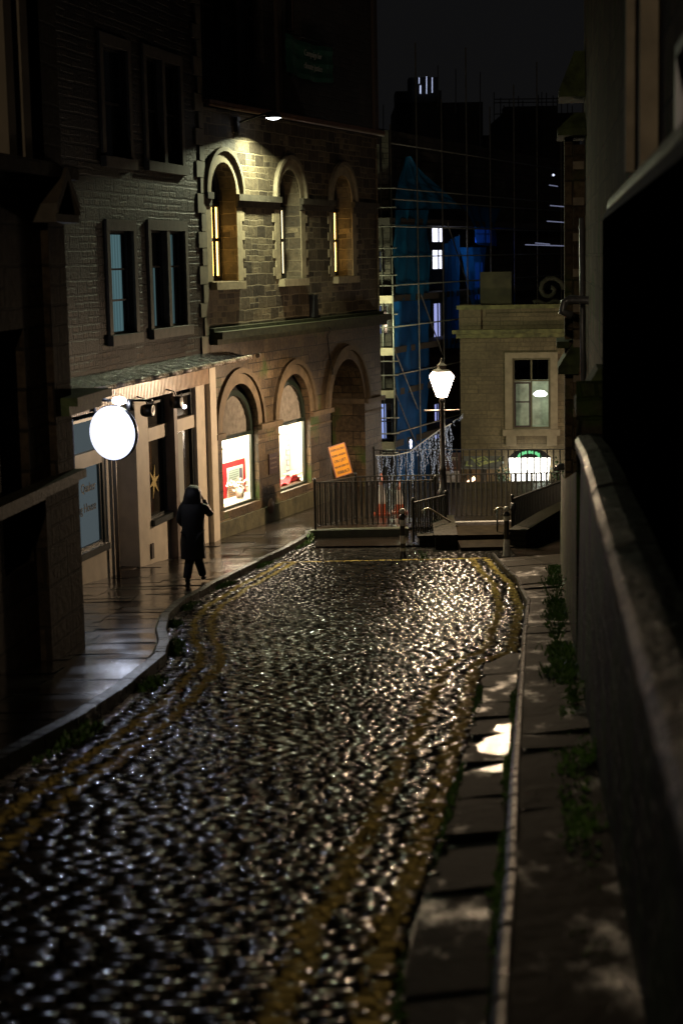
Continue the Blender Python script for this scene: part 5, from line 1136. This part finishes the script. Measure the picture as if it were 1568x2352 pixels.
# ---- skyline behind
def block(name, x0, x1, y1, Y, lab, mat=DARKST, depth=8, extra=None):
    a, b = at(x0, y1, Y), at(x1, y1, Y); t = empty(name, lab, 'building'); mb = MB(); mb.box((a.x, Y, -12), (b.x, Y+depth, a.z)); mb.build('walls', mat, t); return t, a, b
SK = plain('night_stone', (.02, .019, .018), .9)
t, a, b = block('far_building', 908, 1108, 238, 92, 'far dark building with a broad chimney stack against the night sky', SK)
mb = MB(); mb.box((at(908, 250, 92).x, 91.8, a.z), (at(1010, 1, 92).x, 94, a.z+.6)); mb.box((at(938, 200, 92).x, 91.9, a.z+.6), (at(1006, 200, 92).x, 93.5, at(970, 178, 92).z)); mb.build('chimney_stack', SK, t)
for i, (x, y0, y1) in enumerate(((962, 178, 192), (965, 196, 215), (979, 175, 215), (992, 178, 213))):
    mb = MB(); p0, p1 = at(x, y0, 91.5), at(x, y1, 91.5); mb.tube([p0, p1], .035 if i == 1 else .02, 5); mb.build('light_tube', emit('far_white_tube', (.6, .68, 1), .9), t)
for x, y0, y1 in ((1005, 150, 185), (1046, 158, 200), (1102, 165, 330)): mb = MB(); mb.tube([at(x, y0, 91), at(x, y1+60, 91)], .03, 5); mb.build('mast', plain('mast_metal', (.12, .12, .13), .4), t)
t, a, b = block('far_building', 857, 1320, 316, 96, 'long dark roofline across the end of the street', SK)
t, a, b = block('far_building', 1152, 1330, 262, 98, 'far dark block at right with scaffold tubes on its roof', SK)
mb = MB(); mb.box((a.x+.1, 97.5, a.z), (a.x+3.0, 99, a.z+.35)); mb.build('roof_hump', SK, t)
rs = empty('roof_scaffold', 'thin scaffold tubes standing on the far dark roofs', 'scaffold')
for i in range(17):
    x = 1135+i*11+random.uniform(-3, 3); y = random.uniform(205, 250); mb = MB(); mb.tube([at(x, y, 95), at(x, 420, 95)], .025, 4); mb.build('standard', SK, rs)
for i in range(7):
    x = 880+i*34; mb = MB(); mb.tube([at(x, random.uniform(215, 270), 91), at(x, 420, 91)], .022, 4); mb.build('standard', SK, rs)
for y in (228, 236, 262, 285, 300, 326): mb = MB(); mb.tube([at(1135, y, 95), at(1320, y-2, 95)], .025, 4); mb.build('ledger', SK, rs)
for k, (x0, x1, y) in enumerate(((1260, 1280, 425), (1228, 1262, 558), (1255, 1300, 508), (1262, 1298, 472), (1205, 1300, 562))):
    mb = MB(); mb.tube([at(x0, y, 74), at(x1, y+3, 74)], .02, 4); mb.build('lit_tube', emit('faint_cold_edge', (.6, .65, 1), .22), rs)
MB().lathe([(0, -.06), (.06, 0), (0, .06)], at(1270, 402, 74), 8).build('tiny_lamp', emit('cold_dot', (.7, .75, 1), 1.5), rs)

# ================================================================== RIGHT SIDE
rb = empty('right_building', 'tall ashlar building at the right with mossy buttress caps and a downpipe', 'building')
def rbox(a0, a1, z0, z1, o0, o1, mb=None): return fbox(FR, a0, a1, z0, z1, o0, o1, mb)
# FR: distance along the wall is measured from Y = 0; out < 0 is the street side
k_ = math.hypot(.118, 1)
mb = MB(); mb.face([FR.w(-4, -6, 0), FR.w(28*k_, -6, 0), FR.w(28*k_, 16, 0), FR.w(-4, 16, 0)]); mb.face([FR.w(28*k_, -6, 0), FR.w(28*k_, -6, 8), FR.w(28*k_, 16, 8), FR.w(28*k_, 16, 0)]); mb.build('street_wall', STR, rb)
def rz(px, py, Y): return at(px, py, Y).z
QR = plain('right_quoin', (.26, .21, .145), .7, 0, 4, .3, .4)
rbox(27.2*k_, 28.2*k_, -6.5, rz(1320, 330, 27), -.18, -.001).build('far_buttress', STR, rb)
rbox(27.5*k_, 28.3*k_, -6.5, rz(1320, 300, 27), -.31, -.181).build('far_buttress_nib', STR, rb)
z = rz(1330, 1000, 27); i = 0
while z < rz(1330, 350, 27):
    h = .34; w_ = .42 if i % 2 else .24
    if i % 2: rbox(27.15*k_, 27.2*k_-.001, z, z+h*.35, -.185, -.02).build('quoin', QR, rb)
    z += h*.8; i += 1
def cap(a0, a1, zz, o0, o1, h=.35):
    mb = MB(); a0 *= k_; a1 *= k_; q = lambda s_, z_, o_: FR.w(s_, z_, o_)
    lo = [(a0, zz, o0), (a1, zz, o0), (a1, zz, o1), (a0, zz, o1)]; md = [(a0, zz+.1, o0), (a1, zz+.1, o0), (a1, zz+.1, o1), (a0, zz+.1, o1)]; hi = [(a0+.25, zz+h, o0*.4), (a1-.1, zz+h, o0*.4), (a1-.1, zz+h, o1), (a0+.25, zz+h, o1)]
    mb.face([q(*p) for p in lo])
    for L1, L2 in ((lo, md), (md, hi)):
        for i in range(4): mb.face([q(*L1[i]), q(*L1[(i+1) % 4]), q(*L2[(i+1) % 4]), q(*L2[i])])
    mb.face([q(*p) for p in hi]); return mb.build('mossy_cap', plain('moss_on_stone', (.055, .075, .022), .8, 0, 5, .6, .8), rb)
cap(27, 28.4, rz(1310, 860, 27), -.42, 0, .5); cap(27, 28.4, rz(1310, 310, 27), -.42, 0, .35); cap(27.1, 28.3, rz(1310, 220, 27), -.40, 0, .7)
cap(27, 28.4, rz(1310, 800, 27), -.44, -.25, .12)
rbox(16.0*k_, 16.9*k_, -5.5, rz(1375, 955, 16), -.27, -.001).build('near_buttress', STR, rb)
cap(15.9, 17.0, rz(1375, 955, 16), -.34, 0, .42)
for (px, wd, Y) in ((1455, .10, 11.6), (1500, .08, 9.9)):
    s_ = Y*k_; rbox(s_-wd, s_+wd, rz(1500, 395, Y), 14, -.10, -.001).build('wall_shaft', QR, rb)
mb = MB(); q = at(1290, 690, 25.5); q1 = at(1352, 690, 25.0); mb.tube([q1+Vector((.3, .3, .06)), q1, q+Vector((.12, 0, .02)), q+Vector((.03, 0, -.03)), q+Vector((0, 0, -.16)), q+Vector((.14, .0, -.22))], .06, 10)
mb.build('elbow_pipe', plain('grey_lead_pipe', (.16, .16, .17), .35, .3, 12, .3), rb)
mb = MB(); mb.tube([at(1334, 500, 25.6), at(1338, 1060, 25.6)], .035, 8); mb.build('downpipe', plain('grey_lead_pipe', (.16, .16, .17), .35), rb)
wz0, wz1 = rz(1560, 430, 7.75), rz(1560, 132, 7.75)
mb = rbox(6.4, 7.82, wz0, wz0+.06, -.06, -.005); rbox(7.76, 7.82, wz0+.06, wz1, -.06, -.005, mb); rbox(6.4, 7.82, wz1, wz1+.05, -.06, -.005, mb); mb.build('white_window_frame', plain('white_gloss', (.4, .4, .46), .4), rb)
mb = rbox(6.4, 7.759, wz0+.061, wz1-.001, -.03, -.004); mb.build('window_pane', GLASSD, rb)
# black boarded gate standing behind the boundary wall
gt = empty('black_boarded_gate', 'tall black boarded screen with a spiked sloping top behind the right wall', 'screen')
FG = Frame(.53, 0, .118)
g0, g1 = 6.0, 14.2
mb = MB(); P0 = [(g0*k_, -2.6), (g1*k_, -2.9), (g1*k_, rz(1405, 505, 14.2)), (g0*k_, rz(1405, 505, 14.2)+.05)]
mb.prism(P0, .06, FG.M(0, 0, -.0)); mb.build('panel', plain('black_boards', (.004, .004, .004), .9, spec=0), gt)
zt0 = rz(1405, 505, 14.2)
mb = MB(); mb.prism([(g0*k_, zt0+.051), (g1*k_, zt0+.001), (g1*k_, zt0+.05), (g0*k_, zt0+.12)], .09, FG.M(0, 0, .04)); mb.build('top_rail', plain('wet_dark_rail', (.012, .012, .013), .7, 0, 20, .3, .4, spec=.1), gt)
for i in range(60):
    u = i/60; s_ = (g0+(g1-g0)*u)*k_; zz = zt0+.11-.06*u; mb = MB(); mb.lathe([(.012, 0), (.018, .03), (.004, .09), (0, .11)], FG.w(s_, zz, -.02), 5); mb.build('spike', BLK, gt)
mb = MB(); mb.tube([FG.w(g0*k_, zt0-.24, -.04), FG.w(g1*k_, zt0-.26, -.04)], .02, 5); mb.build('middle_rail', plain('wet_dark_rail', (.035, .035, .038), .3), gt)

# boundary wall with sloping coping
bwl = empty('boundary_wall', 'long damp mossy stone wall along the right side with a worn wet coping', 'wall')
FW = Frame(.28, 0, .118)
cz = lambda Y: float(np.interp(Y, [-2, 3.6, 12.3, 15.5], [-.95, -1.13, -1.40, -1.62]))
mb = MB(); ys = np.linspace(-2, 15.5, 50)
for i in range(49):
    a, b = ys[i], ys[i+1]; mb.face([FW.w(a*k_, P(a)-.3, 0), FW.w(b*k_, P(b)-.3, 0), FW.w(b*k_, cz(b)-.1, .04), FW.w(a*k_, cz(a)-.1, .04)])
mb.build('wall_face', STW, bwl)
y = -1.5
while y < 15.3:
    e = min(y+1.25, 15.4); mb = MB(); jz = random.uniform(-.006, .006)
    sec = [(-.05, -.10), (-.055, -.02), (-.03, .02), (.06, .045), (.26, .03), (.30, -.1)]
    for k in range(4):
        a, b = y+(e-.012-y)*k/4, y+(e-.012-y)*(k+1)/4
        for i in range(5):
            o0, h0 = sec[i]; o1, h1 = sec[i+1]
            mb.face([FW.w(a*k_, cz(a)+h0+jz, o0+.04), FW.w(b*k_, cz(b)+h0+jz, o0+.04), FW.w(b*k_, cz(b)+h1+jz, o1+.04), FW.w(a*k_, cz(a)+h1+jz, o1+.04)], True)
    for a in (y, e-.012): mb.face([FW.w(a*k_, cz(a)+h0+jz, o0+.04) for o0, h0 in sec])
    mb.build('coping_stone', plain('wet_coping', (.010, .009, .007), .38, 0, 7, .6, .9, .15, dist=.05, spec=.05), bwl); y = e
mb = MB(); mb.face([FW.w(-2*k_, -.8, .3), FW.w(15.5*k_, -1.4, .3), FW.w(15.5*k_, -4.5, .3), FW.w(-2*k_, -4.5, .3)]); mb.build('wall_back', STW, bwl)
# second, farther length of wall at even height
mb = MB(); ys = np.linspace(15.5, 32.5, 30)
for i in range(29):
    a, b = ys[i], ys[i+1]; za, zb_ = P(a)+1.80, P(b)+1.80
    mb.face([FW.w(a*k_, P(a)-.3, 0), FW.w(b*k_, P(b)-.3, 0), FW.w(b*k_, zb_, .02), FW.w(a*k_, za, .02)]); mb.face([FW.w(a*k_, za, .02), FW.w(b*k_, zb_, .02), FW.w(b*k_, zb_, .3), FW.w(a*k_, za, .3)])
a = 32.5; mb.face([FW.w(a*k_, P(a)-.3, 0), FW.w(a*k_, P(a)-.3, .3), FW.w(a*k_, P(a)+1.8, .3), FW.w(a*k_, P(a)+1.8, .02)]); mb.build('far_wall_face', STW, bwl)
a = 15.5; mb = MB(); mb.face([FW.w(a*k_, P(a)-.3, -.001), FW.w(a*k_, P(a)-.3, .3), FW.w(a*k_, P(a)+2.6, .3), FW.w(a*k_, P(a)+2.6, -.001)]); mb.build('wall_return', STW, bwl)
mb = MB()
q = at(1283, 1080, 31.5); mb.tube([q+Vector((-.08, 0, .02)), q+Vector((.04, .1, .05)), q+Vector((.2, .3, .03))], [.04, .07, .05], 8); t = tag(mb.build('hose_bracket', plain('grey_lead_pipe', (.16, .16, .17), .35)), 'dark rounded pipe end poking over the far end of the right wall', 'pipe')

# ================================================================== PERSON
pg_ = G(447, 1338); pgx = Vector((pg_.x, pg_.y, pg_.z))
pe = empty('person', 'person in a long black hooded coat walking away on the wet pavement, hand raised', 'person')
H = (at(455, 1115, pgx.y).z-pgx.z); k = H/1.74
def skin(name, nodes, edges, mat, parent, sub=2, root=0):
    me = bpy.data.meshes.new(name); me.from_pydata([n[0] for n in nodes], edges, []); o = bpy.data.objects.new(name, me); COL.objects.link(o); me.materials.append(mat)
    md = o.modifiers.new('skin', 'SKIN'); me.skin_vertices.new() if not me.skin_vertices else None
    for i, n in enumerate(nodes): sv = me.skin_vertices[0].data[i]; sv.radius = n[1] if isinstance(n[1], tuple) else (n[1], n[1]); sv.use_root = i == root
    md.use_smooth_shade = True; m2 = o.modifiers.new('sub', 'SUBSURF'); m2.levels = sub; m2.render_levels = sub
    dg = bpy.context.evaluated_depsgraph_get(); bpy.context.view_layer.update(); me2 = bpy.data.meshes.new_from_object(o.evaluated_get(dg)); o.modifiers.clear(); old = o.data; o.data = me2; bpy.data.meshes.remove(old); me2.materials.clear(); me2.materials.append(mat)
    for p in me2.polygons: p.use_smooth = True
    me2.transform(Matrix.Translation(pgx) @ Matrix.Rotation(-.12, 4, 'Z') @ Matrix.Scale(k, 4)); o.parent = parent; return o
SKIN = plain('skin', (.35, .2, .14), .6)
# body: pelvis root; x right, y ahead (walking away)
n = [((0, 0, .92), .13), ((0, .02, 1.15), .13), ((0, .04, 1.38), .12), ((0, .05, 1.47), .06), ((.01, .08, 1.54), .06), ((.01, .09, 1.63), .085),
     ((-.09, 0, .86), .09), ((-.07, .05, .48), .062), ((-.10, -.14, .12), .042), ((-.10, -.05, .04), .04),
     ((.09, 0, .86), .09), ((.04, .09, .50), .062), ((.11, .22, .10), .042), ((.12, .32, .04), .04),
     ((-.19, .03, 1.38), .055), ((-.24, .0, 1.12), .042), ((-.18, .14, .98), .032),
     ((.19, .05, 1.38), .055), ((.29, .16, 1.20), .044), ((.17, .17, 1.45), .030)]
e = [(0, 1), (1, 2), (2, 3), (3, 4), (4, 5), (0, 6), (6, 7), (7, 8), (8, 9), (0, 10), (10, 11), (11, 12), (12, 13), (2, 14), (14, 15), (15, 16), (2, 17), (17, 18), (18, 19)]
for w, (bx, by, bz), dirs in ((16, (-.16, .19, .95), (.02, .05, -.04)), (19, (.14, .15, 1.53), (-.02, -.02, .05))):
    pi = len(n); n.append(((bx, by, bz), (.030, .02))); e.append((w, pi))
    for j in range(5):
        off = (j-2)*.017; L_ = (.045, .07, .078, .072, .055)[j] if j else .05
        if w == 16: b1 = (bx+off, by+.03, bz-.03); b2 = (bx+off*1.1, by+.03+L_*.3, bz-.03-L_*.8)
        else: b1 = (bx-.012, by+off, bz+.035); b2 = (bx-.03-L_*.3, by+off*1.2, bz+.035+L_*.75)
        a_ = len(n); n.append((b1, .009)); n.append((b2, .008)); e += [(pi, a_), (a_, a_+1)]
skin('body', n, e, SKIN, pe)
BC = plain('black_coat', (.008, .008, .010), .42, 0, 30, .4, .5); BT = plain('black_trousers', (.006, .006, .008), .7)
def loft(name, rings, mat, parent, nn=26, cap=True):                   # ring: (cx, cy, z, rx, ry)
    mb = MB(); g = []
    for (cx, cy_, z, rx, ry) in rings:
        g.append([Vector((cx+1.13*rx*math.copysign(abs(math.cos(2*PI*j/nn))**.85, math.cos(2*PI*j/nn))*(1+.02*math.sin(5*j+z*9)), cy_+ry*math.copysign(abs(math.sin(2*PI*j/nn))**.85, math.sin(2*PI*j/nn))*(1+.03*math.sin(3*j+z*7)), z)) for j in range(nn)])
    MM = Matrix.Translation(pgx) @ Matrix.Rotation(-.12, 4, 'Z') @ Matrix.Scale(k, 4)
    for i in range(len(g)-1):
        for j in range(nn): mb.face([MM @ g[i][j], MM @ g[i][(j+1) % nn], MM @ g[i+1][(j+1) % nn], MM @ g[i+1][j]], True)
    if cap: mb.face([MM @ p for p in g[-1]])
    o = mb.build(name, mat, parent)
    import bmesh
    bm = bmesh.new(); bm.from_mesh(o.data); bmesh.ops.remove_doubles(bm, verts=bm.verts, dist=.0005); bm.to_mesh(o.data); bm.free(); return o
loft('coat', [(-.01, .02, .44, .205, .17), (-.01, .02, .50, .20, .165), (-.01, .01, .75, .19, .16), (0, .01, .98, .175, .15), (0, .02, 1.15, .185, .15), (0, .03, 1.30, .205, .15), (0, .04, 1.38, .20, .13), (0, .05, 1.44, .13, .11), (0, .06, 1.48, .08, .085)], BC, pe)
loft('hood', [(0, .05, 1.42, .17, .13), (.0, .05, 1.48, .145, .14), (.005, .05, 1.55, .135, .15), (.01, .06, 1.62, .13, .15), (.01, .07, 1.69, .105, .12), (.01, .08, 1.735, .05, .06)], BC, pe)
skin('right_sleeve', [((.12, .04, 1.36), .09), ((.22, .06, 1.34), .085), ((.30, .15, 1.19), .07), ((.22, .17, 1.34), .06), ((.165, .17, 1.47), .055)], [(0, 1), (1, 2), (2, 3), (3, 4)], BC, pe)
skin('left_sleeve', [((-.10, .04, 1.38), .085), ((-.19, .03, 1.36), .08), ((-.245, .0, 1.13), .066), ((-.185, .13, 1.0), .052)], [(0, 1), (1, 2), (2, 3)], BC, pe)
skin('trousers', [((0, 0, .9), .14), ((-.085, 0, .84), .11), ((-.07, .05, .48), .095), ((-.10, -.13, .14), .08), ((-.10, -.15, .09), .078), ((.085, 0, .84), .11), ((.04, .09, .50), .095), ((.105, .20, .15), .08), ((.11, .22, .08), .078)], [(0, 1), (1, 2), (2, 3), (3, 4), (0, 5), (5, 6), (6, 7), (7, 8)], BT, pe)
SHO = plain('dark_shoe', (.05, .05, .045), .4)
skin('shoe', [((-.10, -.17, .055), .05), ((-.10, -.08, .045), .05), ((-.10, .03, .035), .038)], [(0, 1), (1, 2)], SHO, pe)
skin('shoe', [((.11, .19, .055), .05), ((.115, .28, .045), .05), ((.12, .37, .035), .038)], [(0, 1), (1, 2)], SHO, pe)

# ---- lamps standing outside the picture: one up the street behind the viewer, one in the lower street behind the right wall
def lamp_copy(loc, P_, col, lab):
    t = copytree(lm, (0, 0, 0), lab); t.location = (loc[0]-px_, loc[1]-py_, loc[2]-(zb_+.3)); 
    for c in t.children:
        if c.name.startswith('lit_'):
            c.data = c.data.copy(); c.data.materials.clear(); c.data.materials.append(emit('far_lantern_glow', (1, .8, .55), P_) if loc[1] < 0 else emit('lower_lantern_glow', (1, .8, .6), 110))
    return t
lamp_copy((-4.5, -30, 8.5), 0, 0, 'lit lantern up the street, behind the viewpoint')
bpy.data.materials['far_lantern_glow'].node_tree.nodes['Emission'].inputs[1].default_value = 2300
lamp_copy((at(1335, 1080, 57).x, 57, -6.6), 0, 0, 'lit lantern down in the lower street, hidden by the right wall')
